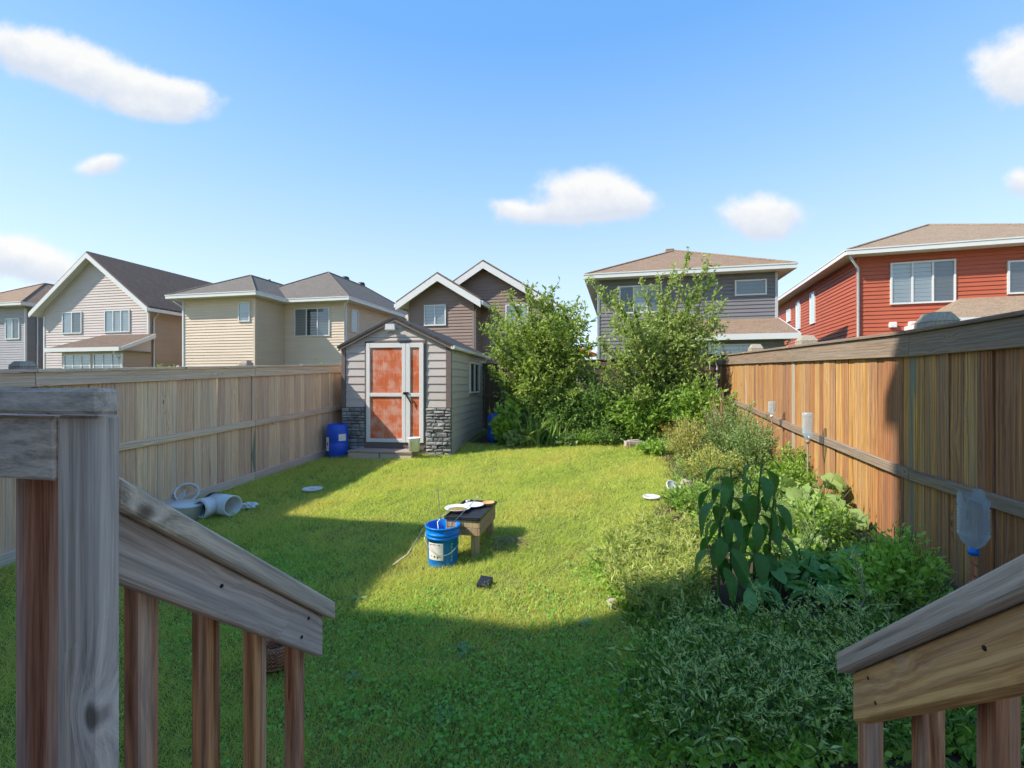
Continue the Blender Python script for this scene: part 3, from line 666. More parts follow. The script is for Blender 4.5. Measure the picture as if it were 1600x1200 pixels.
MH = dict(blind=blind_mat('white_blind', (.86,.87,.88)), curtain=blind_mat('pale_curtain', (.76,.76,.76), False), dark=dirty('dark_room', (.05,.05,.055), .8, .4, 2, 8),
          greyblind=blind_mat('grey_blind', (.36,.36,.37)), trim=MAT['white_trim'], soffit=dirty('soffit', (.60,.60,.60), .7, .05, bump=0))
def siding_mat(name, c, v=.12):
    m = mat(name, c, .55, 0, .35); nt, b = parts_of(m); tc = nd(nt, 'ShaderNodeTexCoord')
    n1 = nd(nt, 'ShaderNodeTexNoise', _Vector=tc.outputs['Object'], _Scale=.7, _Detail=4.0)
    n2 = nd(nt, 'ShaderNodeTexNoise', _Vector=nd(nt, 'ShaderNodeMapping', _Vector=tc.outputs['Object'], _Scale=(.5, .5, 9)).outputs[0], _Scale=1.0, _Detail=3.0)
    val = math_(nt, 'ADD', 1-v*2, math_(nt, 'MULTIPLY', math_(nt, 'ADD', n1.outputs[0], n2.outputs[0]), v*2))
    h = nd(nt, 'ShaderNodeHueSaturation', _Color=(*c, 1), _Value=val); nt.links.new(h.outputs[0], b.inputs['Base Color']); return m
class House:
    def __init__(s, label, px, Y, th, pxr, wall, roofm, z0=None, course=.155):
        s.th = th; s.o = Vector(((px-CX)/F*Y, Y, 0)); s.c, s.s_ = math.cos(th), math.sin(th)
        s.zb = .85 if z0 is None else z0; s.o.z = s.zb
        s.e = thing('house', label, 'house', s.o, -th); s.wm, s.rm, s.course = wall, roofm, course
        s.w = s.X(pxr, 0) if pxr else None
    def X(s, px, d=0.0):
        """local x of photo column px on the plane d behind the front"""
        k = (px-CX)/F; ox, oy = s.o.x + d*s.s_, s.o.y + d*s.c
        return (k*oy-ox)/(s.c + k*s.s_)
    def Yc(s, px, xl):
        """local depth of photo column px on the side plane x = xl"""
        k = (px-CX)/F; ox, oy = s.o.x + xl*s.c, s.o.y - xl*s.s_
        return (k*oy-ox)/(s.s_ - k*s.c)
    def Z(s, py, xl, d=0.0):
        y = s.o.y - xl*s.s_ + d*s.c; return CAMZ-(py-CY)/F*y - s.zb
    def pt(s, face, pos, a, out, z):
        return (a, pos-out, z) if face == 'F' else (pos+out, a, z) if face == 'R' else (pos-out, a, z) if face == 'L' else (a, pos+out, z)
    def wall(s, face, pos, a0, a1, z0, z1, lo=None, hi=None, m=None, name='wall'):
        """lap siding built as real laps; lo/hi(z) clip the ends for gables"""
        mb = MB(); z = z0; p = lambda a, o, zz: s.pt(face, pos, a, o, zz)
        lo = lo or (lambda zz: a0); hi = hi or (lambda zz: a1)
        while z < z1-.01:
            t = min(z+s.course, z1)
            mb.add([p(lo(z),.028,z), p(hi(z),.028,z), p(hi(t),.0,t), p(lo(t),.0,t), p(lo(z),-.0,z), p(hi(z),-.0,z)], [(0,1,2,3), (0,4,5,1)]); z = t
        return mb.build(name, m or s.wm, s.e)
    def core(s, x0, x1, y0, y1, z1, z0=-.2):
        return MB().box(x0+.01, x1-.01, y0+.01, y1-.01, z0, z1).build('wall_core', s.wm, s.e)
    def corner(s, x, y, z0, z1, m=None, r=.05):
        return MB().box(x-r, x+r, y-r, y+r, z0, z1).build('corner_trim', m or MH['trim'], s.e)
    def window(s, face, pos, a0, a1, z0, z1, cols=1, rows=1, backs=('blind',), label=None):
        fw = .06; mb = MB()
        def bx(aa, ab, o0, o1, za, zb):
            q = [s.pt(face, pos, a, o, z) for a in (aa, ab) for o in (o0, o1) for z in (za, zb)]
            xs, ys, zs = zip(*q); mb.box(min(xs), max(xs), min(ys), max(ys), min(zs), max(zs))
        bx(a0-fw, a0, .0, .075, z0-fw, z1+fw); bx(a1, a1+fw, .0, .075, z0-fw, z1+fw); bx(a0+.001, a1-.001, .0, .073, z0-fw, z0); bx(a0+.001, a1-.001, .0, .073, z1, z1+fw)
        for i in range(1, cols): c_ = a0+(a1-a0)*i/cols; bx(c_-.03, c_+.03, .0, .07, z0+.001, z1-.001)
        for i in range(1, rows): c_ = z0+(z1-z0)*i/rows; bx(a0+.002, a1-.002, .0, .062, c_-.02, c_+.02)
        w = mb.build('window', MH['trim'], s.e)
        if label: w['label'] = label
        for i in range(cols):
            c0, c1 = a0+(a1-a0)*i/cols+.032*(i > 0), a0+(a1-a0)*(i+1)/cols-.032*(i < cols-1)
            for nm, off, mm in (('pane', .046, GLASS), ('blind', .026, MH[backs[i % len(backs)]])):
                MB().add([s.pt(face, pos, c0+.002, off, z0+.002), s.pt(face, pos, c1-.002, off, z0+.002), s.pt(face, pos, c1-.002, off, z1-.002), s.pt(face, pos, c0+.002, off, z1-.002)], [(0,1,2,3)]).build(nm, mm, w)
        return w
    def eaves(s, x0, x1, y0, y1, ze, sides='FLRB'):
        """white gutter and fascia round a level eave rectangle, soffit below"""
        for f in sides:
            mb = MB()
            if f == 'F': mb.box(x0-.07, x1+.07, y0-.09, y0, ze-.19, ze-.01).box(x0-.075, x1+.075, y0-.11, y0-.005, ze-.03, ze+.015)
            if f == 'B': mb.box(x0-.07, x1+.07, y1, y1+.09, ze-.19, ze-.01)
            if f == 'L': mb.box(x0-.09, x0, y0+.001, y1-.001, ze-.188, ze-.011).box(x0-.11, x0-.005, y0-.10, y1, ze-.028, ze+.013)
            if f == 'R': mb.box(x1, x1+.09, y0+.001, y1-.001, ze-.188, ze-.011).box(x1+.005, x1+.11, y0-.10, y1, ze-.028, ze+.013)
            mb.build('gutter', MH['trim'], s.e)
        MB().box(x0+.001, x1-.001, y0+.001, y1-.001, ze-.17, ze-.15).build('soffit', MH['soffit'], s.e)
    def hip(s, x0, x1, y0, y1, ze, rise, sides='FLRB'):
        w, d = x1-x0, y1-y0; k = min(w, d)/2
        if w <= d: r0, r1 = (x0+k, y0+k), (x0+k, y1-k)
        else: r0, r1 = (x0+k, y0+k), (x1-k, y0+k)
        zr_ = ze+rise
        v = [(x0-.05,y0-.05,ze),(x1+.05,y0-.05,ze),(x1+.05,y1+.05,ze),(x0-.05,y1+.05,ze),(*r0,zr_),(*r1,zr_)]
        f = [(0,1,4),(1,2,5,4),(2,3,5),(3,0,4,5)] if w <= d else [(0,1,5,4),(1,2,5),(2,3,4,5),(3,0,4)]
        o = MB().add(v, f+[(0,3,2,1)]).build('roof', s.rm, s.e)
        cap = MB()
        for a, b in ((0,4),(1,4 if w <= d else 5),(4,5),(2,5),(3,5 if w <= d else 4)):
            cap.tube([Vector(v[a])+Vector((0,0,.01)), Vector(v[b])+Vector((0,0,.01))], .05, 4)
        cap.build('ridge_cap', s.rm, o)
        s.eaves(x0, x1, y0, y1, ze, sides); return o
    def gable(s, x0, x1, y0, y1, ze, zp, ov=.45, fas=.30, back=True):
        """ridge runs away from us; x0,x1 wall faces, rakes overhang the front by ov"""
        xm = (x0+x1)/2; sl = (zp-ze)/(xm-x0); xo = .5
        th_ = .10; yf = y0-ov; out = None
        for sg in (-1, 1):
            xe = xm+sg*(xm-x0+xo); zee = ze-xo*sl
            a = [(xm,yf,zp+.14),(xe,yf,zee+.14),(xe,y1,zee+.14),(xm,y1,zp+.14)]
            o = MB().add(a+[(p[0],p[1],p[2]+th_) for p in a], [(0,1,2,3),(4,5,6,7),(0,1,5,4),(1,2,6,5),(2,3,7,6)]).build('roof', s.rm, s.e); out = o
            MB().add([(xm,yf+.05,zp+.02),(xe-sg*.05,yf+.05,zee+.02),(xe-sg*.05,y1-.02,zee+.02),(xm,y1-.02,zp+.02)], [(0,1,2,3)]).build('soffit', MH['soffit'], s.e)
            q = [(xm,zp+.135),(xe,zee+.135),(xe,zee+.135-fas),(xm-0,zp+.135-fas)]
            MB().add([(x,yf-.045,z) for x, z in q]+[(x,yf+.0,z) for x, z in q], [(0,1,2,3),(7,6,5,4),(3,2,6,7),(1,5,6,2),(0,4,5,1)]).build('rake_fascia', MH['trim'], s.e)
            MB().box(min(xe, xe+sg*.1), max(xe, xe+sg*.1), yf, y1, zee-.06, zee+.12).build('gutter', MH['trim'], s.e)
        return out
    def leanto(s, x0, x1, y0, y1, ze, zt, over=.35, hipl=False, hipr=False):
        """single slope: top zt at y1 (the wall), eave ze at y0"""
        xa, xb = x0-over, x1+over; d = y1-y0+over; ya = y0-over
        ta = (x0+d*.55 if hipl else xa); tb = (x1-d*.55 if hipr else xb)
        v = [(xa,ya,ze),(xb,ya,ze),(tb,y1,zt),(ta,y1,zt)]
        f = [(0,1,2,3)]
        if hipl: v.append((xa,y1,ze)); f.append((0,3,len(v)-1))
        if hipr: v.append((xb,y1,ze)); f.append((1,len(v)-1,2))
        n = len(v); v2 = [(p[0],p[1],p[2]-.05) for p in v]
        MB().add(v+v2, f+[tuple(i+n for i in q) for q in f]).build('porch_roof', s.rm, s.e)
        MB().box(xa, xb, ya-.09, ya, ze-.20, ze+.01).build('gutter', MH['trim'], s.e)
        for flag, xx, sg in ((hipl, xa, -1), (hipr, xb, 1)):
            if flag: MB().box(xx-.045, xx+.045, ya+.001, y1, ze-.20, ze+.008).build('gutter', MH['trim'], s.e)
            else:
                MB().add([(xx+dx, yy, zz) for dx in (0, sg*.04) for yy, zz in ((ya+.001, ze), (y1, zt), (y1, zt-.24), (ya+.001, ze-.2))], [(0,1,2,3),(7,6,5,4),(0,4,5,1),(3,2,6,7),(0,3,7,4)]).build('rake_fascia', MH['trim'], s.e)
            if not flag: MB().add([(xx-sg*over, y0, ze-.15), (xx-sg*over, y1, ze-.15), (xx-sg*over, y1, zt-.06), (xx-sg*over, y0, ze-.02)], [(0,1,2,3)]).build('cheek_wall', s.wm, s.e)
        MB().add([(xa+.01,ya+.01,ze-.16),(xb-.01,ya+.01,ze-.16),(xb-.01,y1,ze-.16),(xa+.01,y1,ze-.16)], [(0,1,2,3)]).build('soffit', MH['soffit'], s.e)
    def downspout(s, x, y, z0, z1, ox=0.0, oy=-.4, m=None):
        mb = MB().tube([(x+ox, y+oy, z1), (x+ox, y+oy, z1-.15), (x, y-.02, z1-.5), (x, y-.02, z0)], .045, 6); return mb.build('downspout', m or MH['trim'], s.e)
    def stack(s, x, y, z, h=.5, r=.12, m=None):
        return MB().lathe([(r,-.3),(r,h*.55),(r*1.5,h*.55),(r*1.6,h*.8),(r*1.2,h),(0,h)], 12, Matrix.Translation((x, y, z))).build('roof_vent', m or MAT['black'], s.e)
    def boxvent(s, x, y, z, m=None):
        return MB().cbox(x-.2, x+.2, y-.2, y+.2, z-.1, z+.14, .03).build('roof_vent', m or s.rm, s.e)

RB = shingles('roof_brown_shingle', (.25,.175,.12), (.36,.245,.165), (.30,.21,.145)); RG = shingles('roof_grey_shingle', (.16,.145,.125), (.22,.195,.165), (.175,.155,.135))
RD = shingles('roof_dark_brown_shingle', (.165,.12,.092), (.215,.155,.12), (.145,.105,.082)); RR = shingles('roof_tan_shingle', (.29,.215,.15), (.40,.29,.20), (.33,.25,.175))

# --- far left: grey house cut by the frame
h = House('grey two storey house cut off by the left edge of the photo', -60, 30.5, TH, 40, siding_mat('siding_cool_grey', (.36,.34,.36)), RB)
w = h.w; ze = h.Z(478, w); h.core(0, w, 0, 10, ze-.1); h.wall('F', 0, 0, w, -.1, ze); h.wall('R', w, .0, 10, -.1, ze, m=siding_mat('siding_grey_shaded', (.20,.195,.20)))  # right wall gets a darker copy: its shade is in the siding colour
h.hip(-.5, w+.5, -.5, 10.5, ze+.15, 2.0, 'FR'); h.corner(w, 0, 0, ze-.16, siding_mat('trim_grey', (.5,.5,.5)))
h.window('F', 0, h.X(11), h.X(31), h.Z(529, h.X(20)), h.Z(499, h.X(20)), 2, 1, ('blind', 'greyblind'))
h.downspout(w+.05, .6, 0, ze-.05, .4, 0)
# --- second: light grey gable house
sd = siding_mat('siding_light_taupe', (.54,.465,.435))
h = House('light taupe gabled house with white rake boards and three upper windows', 70, 28.0, TH, 232, sd, RD)
w = h.w; ze = h.Z(476, w*.5)-.15; zp = ze + w*.5*.76
h.core(0, w, 0, 12, ze); side = siding_mat('siding_tan_shaded', (.36,.28,.22))  # tan right wall, darkened in the colour for the shade on it
xm = w/2; lo = lambda z: 0 if z <= ze else (z-ze)/(zp-ze)*xm; hi = lambda z: w if z <= ze else w-(z-ze)/(zp-ze)*xm
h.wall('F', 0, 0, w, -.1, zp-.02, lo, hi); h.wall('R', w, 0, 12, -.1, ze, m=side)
h.gable(0, w, 0, 12.3, ze, zp); h.corner(w, 0, 0, ze-.45); h.corner(0, 0, 0, ze-.45)
h.window('F', 0, h.X(100), h.X(128), h.Z(520, h.X(114)), h.Z(489, h.X(114)), 2, 1, ('blind', 'greyblind'), 'window with one blind half drawn')
h.window('F', 0, h.X(166), h.X(203), h.Z(518, h.X(184)), h.Z(486, h.X(184)), 3, 1, ('blind',))
zl_ = h.Z(545, w*.5, -1.6); zt_ = h.Z(524, w*.5, 0)
xp0 = h.X(97, -1.6); xp1 = h.X(195, -1.6)-.2
h.core(xp0, xp1, -1.6, .0, zl_-.1); h.wall('F', -1.6, xp0, xp1, -.1, zl_-.1); h.wall('R', xp1, -1.6, 0, -.1, zl_-.1, m=side)
h.leanto(h.X(72, -1.9)+.33, xp1, -1.6, -.005, zl_, zt_, .33, hipl=True); h.downspout(xp1-.15, -1.6, 0, zl_-.15, 0, -.3)
for a, b in ((103, 143), (149, 192)): h.window('F', -1.6, h.X(a, -1.6), h.X(b, -1.6)-.05, h.Z(588, 3, -1.6), h.Z(556, 3, -1.6), 3, 2, ('blind',))
h.downspout(w+.1, .25, 0, ze-.3, .35, 0); h.boxvent(w*.83, 6, ze+.75)
# --- third: beige hip roofed house with a set-back wing
sb_ = siding_mat('siding_beige', (.62,.50,.385)); sbs = siding_mat('siding_beige_shaded', (.54,.43,.32))  # second beige is the same siding with side shade mixed into the colour
h = House('beige house with two grey hip roofs and a set back wing', 287, 25.5, TH, 398, sb_, RG)
w = h.w; ze = h.Z(467, w*.5)+.05; dB = h.Yc(445, w)
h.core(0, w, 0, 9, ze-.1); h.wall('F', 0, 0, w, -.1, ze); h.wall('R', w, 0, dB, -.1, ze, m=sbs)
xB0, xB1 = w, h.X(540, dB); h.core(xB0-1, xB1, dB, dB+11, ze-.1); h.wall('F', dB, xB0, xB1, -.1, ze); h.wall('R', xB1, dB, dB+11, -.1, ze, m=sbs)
h.hip(-.5, w+.5, -.5, 8.6, ze+.15, h.Z(433, w*.8, 3)-ze-.15, 'FRL')
h.hip(xB0-3.2, xB1+.5, dB-.5, dB+11.5, ze+.146, h.Z(425, xB1-2, dB+3.5)-ze-.146, 'FR')
h.window('F', 0, h.X(375), h.X(390), h.Z(501, w*.9), h.Z(474, w*.9), 1, 2, ('blind', ))
h.window('F', dB, h.X(462.5, dB), h.X(514.5, dB), h.Z(524, xB1-2, dB), h.Z(483, xB1-2, dB), 3, 1, ('greyblind', 'dark', 'greyblind'))
yw0, yw1 = h.Yc(549, xB1), h.Yc(558, xB1); h.window('R', xB1, yw0, yw1, h.Z(517, xB1, yw0), h.Z(484, xB1, yw0), 1, 1, ('blind',))
h.corner(w, 0, 0, ze-.04, sb_); h.corner(0, 0, 0, ze-.04, MH['trim']); h.corner(xB1, dB, 0, ze-.04, MH['trim'])
h.downspout(.05, 0, 0, ze-.0, -.35, -.35); h.downspout(xB1+.0, dB-.06, 0, ze-.0, .35, -.35)
for px, py, dy in ((540, 433, 6.2), (565, 441, 8.6)): h.stack(h.X(px, dB+dy), dB+dy, h.Z(py+16, h.X(px, dB+dy), dB+dy), .75, .17)
h.stack(h.X(421, 6), 6, h.Z(447, h.X(421, 6), 6), .45, .06)
h.boxvent(xB1-1.7, dB+9, ze+1.2)
# --- fourth: dark brown house with two gables
sbr = siding_mat('siding_dark_brown', (.25,.175,.148)); 
h = House('dark brown house with two white edged gables behind the shed and fruit tree', 640, 23.0, TH, 740, sbr, RD)
w = h.w; ze = h.Z(472, w*.5)+.1; zp = ze+w*.5*.62; xm = w/2
lo = lambda z: 0 if z <= ze else (z-ze)/(zp-ze)*xm; hi = lambda z: w if z <= ze else w-(z-ze)/(zp-ze)*xm
h.core(0, w, 0, 3, ze); h.wall('F', 0, 0, w, -.1, zp-.02, lo, hi); h.wall('R', w, 0, 1.3, -.1, ze); h.wall('L', 0, 0, 9, -.1, ze)
h.gable(0, w, 0, 3.0, ze, zp, .5, .34)
W2 = h.X(868, 1.3); zp2 = h.Z(413, W2*.5, .8); z2e = zp2 - W2*.5*.62; xm2 = W2/2
lo2 = lambda z: 0 if z <= z2e else (z-z2e)/(zp2-z2e)*xm2; hi2 = lambda z: W2 if z <= z2e else W2-(z-z2e)/(zp2-z2e)*xm2
h.core(0, W2, 1.3, 11, z2e); h.wall('F', 1.3, 0, W2, 0, zp2-.02, lo2, hi2); h.wall('R', W2, 1.3, 11, -.1, z2e)
h.gable(0, W2, 1.3, 11, z2e, zp2, .5, .34)
h.window('F', 0, h.X(665), h.X(695.5), h.Z(507, w*.5), h.Z(478, w*.5), 2, 1, ('curtain',))
h.window('F', 1.3, h.X(792, 1.3), h.X(824, 1.3), h.Z(506, 5, 1.3), h.Z(478, 5, 1.3), 2, 1, ('blind',))
h.corner(0, 0, 0, ze-.4, sbr); h.downspout(w+.05, .1, 0, ze-.1, .3, -.3); h.corner(w, 0, 0, ze-.4, sbr)
# --- fifth: slate grey hip roofed house
ssl = siding_mat('siding_slate', (.185,.175,.185))
h = House('slate grey house with a brown hip roof behind the tall fruit tree', 935, 20.5, math.atan(.236), 1213, ssl, RB)
w = h.w; ze = h.Z(429, w*.5)-.05
h.core(0, w, 0, 10, ze-.1); h.wall('F', 0, 0, w, -.1, ze); h.wall('L', 0, 0, 10, -.1, ze); h.wall('R', w, 0, 10, -.1, ze)
h.hip(-.5, w+.5, -.5, 10.5, ze+.15, h.Z(392, w*.5, w*.5)-ze-.15, 'FLR')
h.window('F', 0, h.X(969.5), h.X(1032), h.Z(487, 2), h.Z(448, 2), 3, 1, ('dark', 'curtain', 'greyblind'), 'wide window with open left sash')
h.window('F', 0, h.X(1150), h.X(1195), h.Z(459, w*.9), h.Z(439, w*.9), 1, 1, ('greyblind',))
h.corner(0, 0, 0, ze-.04, siding_mat('trim_slate', (.30,.31,.33))); h.corner(w, 0, 0, ze-.04, siding_mat('trim_slate_pale', (.45,.46,.48)))
h.downspout(0, 0, 0, ze, -.35, -.35, siding_mat('spout_slate', (.5,.52,.55)))
yb = -2.0; zlo = h.Z(524, w*.75, yb); zhi = h.Z(499, w*.75, 0); xb0, xb1 = h.X(1085, yb), h.X(1225, yb)
h.core(xb0, xb1, yb, -.01, zlo-.1); h.wall('F', yb, xb0, xb1, -.1, zlo-.1); h.wall('L', xb0, yb, 0, -.1, zlo-.1); h.wall('R', xb1, yb, 0, -.1, zlo-.1)
h.leanto(xb0, xb1, yb, -.03, zlo, zhi, .4); h.downspout(xb1-.1, yb, 0, zlo-.1, .2, -.35)
h.window('F', yb, h.X(1109, yb), h.X(1180, yb), h.Z(575, w*.75, yb), h.Z(540, w*.75, yb), 3, 1, ('blind', 'blind', 'curtain'))
h.stack(h.X(1092, 3), 3, h.Z(411, h.X(1092, 3), 3), .35, .09, MS['trim']); h.boxvent(w*.5-.2, w*.5+.2, ze+.15+h.Z(392, w*.5, w*.5)-ze-.15)
# --- sixth: red house
srd = siding_mat('siding_brick_red', (.42,.10,.052), .1)
h = House('brick red house with tan shingle hip roof at the right edge', 1340, 18.0, math.atan(.31), None, srd, RR)
w = 8.4; ze = h.Z(401, 0)+.0
h.core(0, w, 0, 13, ze-.1); h.wall('F', 0, 0, w, -.1, ze); h.wall('L', 0, 0, 13, -.1, ze)
h.hip(-.5, w+.5, -.5, 13.5, ze+.15, h.Z(350, w*.5, w*.5)-ze-.2, 'FL')
h.window('F', 0, h.X(1393), h.X(1489), h.Z(472, 2), h.Z(411, 2), 3, 1, ('blind', 'blind', 'greyblind'), 'wide three pane window')
h.window('F', 0, h.X(1576), h.X(1635), h.Z(454, 6), h.Z(406, 6), 2, 1, ('greyblind',))
for pa, pb, pt_, pbm in ((1268, 1274, 457, 503), (1246, 1251, 471, 512), (1231, 1236, 484, 500)):
    ya, ybb = h.Yc(pb, 0), h.Yc(pa, 0); h.window('L', 0, ya, ybb, h.Z(pbm, 0, ya), h.Z(pt_, 0, ya), 1, 1, ('blind',))
h.corner(0, 0, 0, ze-.04, srd); h.downspout(-.02, -.08, 0, ze+.02, -.38, -.38)
for a, b in ((1388, 1399), (1418, 1429), (1436, 1444), (1446, 1455)):
    MB().cbox(h.X(a), h.X(b), -.16, .0, h.Z(511, 2), h.Z(502.5, 2), .02).build('wall_vent', MAT['white_plastic'], h.e)
yb = -1.9; xb0 = h.X(1482, yb); zlo = h.Z(500, xb0, yb); zhi = h.Z(467, xb0+1, 0)
h.core(xb0, w+1, yb, -.01, zlo-.1); h.wall('F', yb, xb0, w+1, -.1, zlo-.1); h.wall('L', xb0, yb, 0, -.1, zlo-.1)
h.leanto(xb0, w+1, yb, -.03, zlo, zhi, .4, hipl=True)
MB().cbox(h.X(1358), h.X(1385), -.35, -.03, h.Z(540, 1), h.Z(531, 1), .02).build('air_conditioner', MAT['white_plastic'], h.e)

# --- houses outside the frame whose shadows fall on the yard
def lot_house(label, l0, l1, s0, s1, ze, wallm, roofm, rise=1.6, ov=.45, z0=0.0, extra=None):
    x, y = LS(l0, s0); e = thing('house', label, 'house', (x, y, 0), -TH)
    hh = House.__new__(House); hh.e = e; hh.wm, hh.rm, hh.course = wallm, roofm, .15; hh.zb = 0
    W_, D_ = l1-l0, s1-s0
    hh.core(0, W_, 0, D_, ze-.1, z0); 
    for f_, p_, a_ in (('R', W_, (0, D_)), ('B', D_, (0, W_)), ('L', 0, (0, D_))): hh.wall(f_, p_, a_[0], a_[1], max(z0, -.1), ze-.1)
    hh.hip(-ov, W_+ov, -ov, D_+ov, ze, rise)
    return hh
# neighbour to the left: tall main block and a lower wing nearer the fence corner
h = lot_house('tall neighbouring house left of the deck, outside the photo', -13.0, -6.80, -11.0, -1.05, 7.15, sb_, RG)
h.window('B', 9.95, 1.0, 2.8, 4.4, 5.7, 3, 1, ('blind',)); h.window('B', 9.95, 4.0, 5.6, 4.4, 5.7, 2, 1, ('blind',))
WG = thing('house_wing', 'lower wing of the neighbouring house left of the deck, outside the photo', 'house', (*LS(-11.5, -1.04), 0), -TH)
hw = House.__new__(House); hw.e = WG; hw.wm, hw.rm, hw.course, hw.zb = sb_, RG, .15, 0
hw.core(0, 4.75, 0, 3.05, 4.75); hw.wall('B', 3.05, 0, 4.75, 0, 4.75); hw.wall('R', 4.75, 0, 3.05, 0, 4.75)
MB().box(-.3, 5.12, .5, 3.45, 4.76, 4.92).build('roof', RG, WG); hw.window('B', 3.05, 1.2, 3.2, 1.2, 2.5, 2, 1, ('blind',))
# unseen tower by the lot line, added to cast the shadow on the right fence
TW_ = thing('added_shade_tower', 'tall narrow unseen tower added to shade the cedar fence', 'house', (*LS(-6.75, -4.45), 0), -TH)
tw = House.__new__(House); tw.e = TW_; tw.wm, tw.rm, tw.course, tw.zb = sb_, RG, .15, 0
tw.core(0, .95, 0, 4.15, 11.1); tw.wall('B', 4.15, 0, .95, 0, 11.1); tw.wall('R', .95, 0, 4.15, 0, 11.1)
MB().box(-.08, 1.05, -.1, 4.3, 11.11, 11.38).build('roof', RG, TW_); tw.window('B', 4.15, .3, .9, 8.2, 9.6, 1, 2, ('blind',))
# our own house behind the deck
h = lot_house('low house behind the deck, outside the photo', -4.45, 1.2, -12.0, -2.7, 3.45, sd, RB)
h.window('B', 9.3, 1.0, 2.6, 1.0, 2.6, 2, 1, ('blind',))

# red patio umbrella beyond the back fence
u = at(904, 552, 15.5); um = thing('patio_umbrella', 'red patio umbrella showing between the two fruit trees', 'umbrella', (u.x, u.y, g(u.x, u.y)))
pk = CAMZ+(600-541)/F*15.5 - g(u.x, u.y)
redm = dirty('red_canvas', (.62,.06,.04), .8, .15); vs = [(0, 0, pk)]; n = 8
for k in range(n): vs.append((.62*math.cos(k*math.pi/4), .62*math.sin(k*math.pi/4), pk-.25))
for k in range(n): vs.append((.64*math.cos(k*math.pi/4), .64*math.sin(k*math.pi/4), pk-.34))
MB().add(vs, [(0, 1+k, 1+(k+1) % n) for k in range(n)] + [(1+k, 1+n+k, 1+n+(k+1) % n, 1+(k+1) % n) for k in range(n)]).build('canopy', redm, um)
MB().tube([(0,0,0),(0,0,pk+.06)], .02, 8).build('pole', MAT['white_trim'], um)
# ------------------------------------------------------------------ plants
def unit(v): return v/np.maximum(np.linalg.norm(v, axis=-1, keepdims=True), 1e-9)
def leaf_arrays(pos, d, size, ratio, fold=.35, rnd=None, droop=0.0, tri=False):
    """folded leaves: base, left, tip, right; returns verts, faces, rnd"""
    n = len(pos); d = unit(d); up = unit(NR.normal(size=(n, 3)) + np.array([0, 0, .8]))
    side = unit(np.cross(d, up)); nrm = np.cross(side, d)
    size = np.broadcast_to(np.asarray(size, float), (n,))[:, None]; w = size*ratio*.5
    base = pos; tip = pos + d*size - np.array([0, 0, 1])*droop*size
    mid = pos + d*size*.45 + nrm*fold*w
    v = np.stack([base, mid-side*w, tip, mid+side*w], 1).reshape(-1, 3)
    o = np.arange(n)[:, None]*4
    f = np.concatenate([o+np.array([0, 2, 1]), o+np.array([0, 3, 2])], 1).reshape(-1, 3)
    r = np.repeat(NR.random(n) if rnd is None else rnd, 4)
    return v, f, r
def leaf_obj(name, chunks, m, parent=None, loc=None):
    vs, fs, rs, o = [], [], [], 0
    for v, f, r in chunks: vs.append(v); fs.append(f+o); rs.append(r); o += len(v)
    v = np.concatenate(vs)
    if loc is not None: v = v - np.array(loc)
    return ob(name, np_mesh(name, v, np.concatenate(fs), np.concatenate(rs)), m, parent)
ML = dict(
    apple=leafy('apple_leaves', (.17,.25,.05), (.34,.43,.10), (0.300,0.330,0.090), .35),
    plum=leafy('plum_leaves', (.19,.27,.06), (.38,.46,.13), (0.330,0.345,0.105), .35),
    dark=leafy('dark_shrub_leaves', (.10,.20,.05), (.21,.33,.08), (0.195,0.270,0.075), .3),
    mid=leafy('green_shrub_leaves', (.16,.29,.05), (.32,.47,.09), (0.300,0.375,0.090), .35),
    bright=leafy('bright_leaves', (0.150,0.285,0.045), (0.285,0.420,0.075), (0.450,0.495,0.120), .4),
    yellow=leafy('yellow_green_seed_stalks', (0.300,0.345,0.075), (0.540,0.540,0.150), (0.675,0.600,0.240), .35),
    greyg=leafy('grey_green_leaves', (.15,.24,.08), (.30,.40,.15), (0.420,0.450,0.180), .35),
    pod=leafy('radish_pods', (.42,.53,.17), (.63,.72,.30), (0.600,0.660,0.300), .35, .45),
    podlow=leafy('radish_leaves', (.26,.47,.08), (.48,.67,.14), (0.240,0.360,0.105), .35),
    podlit=leafy('sunny_pods', (.30,.36,.08), (.52,.56,.17), (.62,.58,.26), .35, .5),  # yellower pod copy with the sunlight put into its colour
    iris=leafy('iris_blades', (0.105,0.240,0.053), (0.225,0.375,0.105), (0.450,0.450,0.150), .35),
    sunf=leafy('sunflower_leaves', (.06,.17,.04), (.12,.26,.06), None, .3, .5, attr=False),
    squash=leafy('squash_leaves', (.18,.28,.08), (.30,.40,.13), None, .35, .6, attr=False),
    bean=leafy('bean_leaves', (.12,.30,.08), (.23,.44,.13), None, .3, .5, attr=False),
    weed=leafy('weed_leaves', (0.120,0.225,0.105), (0.195,0.300,0.150), None, .3, .6, attr=False),
    rust=leafy('rusty_leaves', (0.300,0.135,0.045), (0.450,0.240,0.075), (0.525,0.375,0.120), .3),
    grass=leafy('grass_blades', (.38,.48,.10), (.57,.60,.16), (.52,.45,.14), .45, .6, gloss=.15),
    clover=leafy('clover_leaves', (.20,.42,.08), (.34,.56,.13), (.25,.36,.08), .4),
)
def curve_pts(p0, p1, sag, n=7, jit=.03, seed=0):
    p0, p1 = np.array(p0, float), np.array(p1, float); t = np.linspace(0, 1, n)[:, None]
    ctl = p0*.45+p1*.55; ctl[:2] = p0[:2]*.72+p1[:2]*.28; ctl[2] += sag
    q = (1-t)**2*p0 + 2*t*(1-t)*ctl + t**2*p1
    q[1:-1] += NR.normal(size=(n-2, 3))*jit
    return q
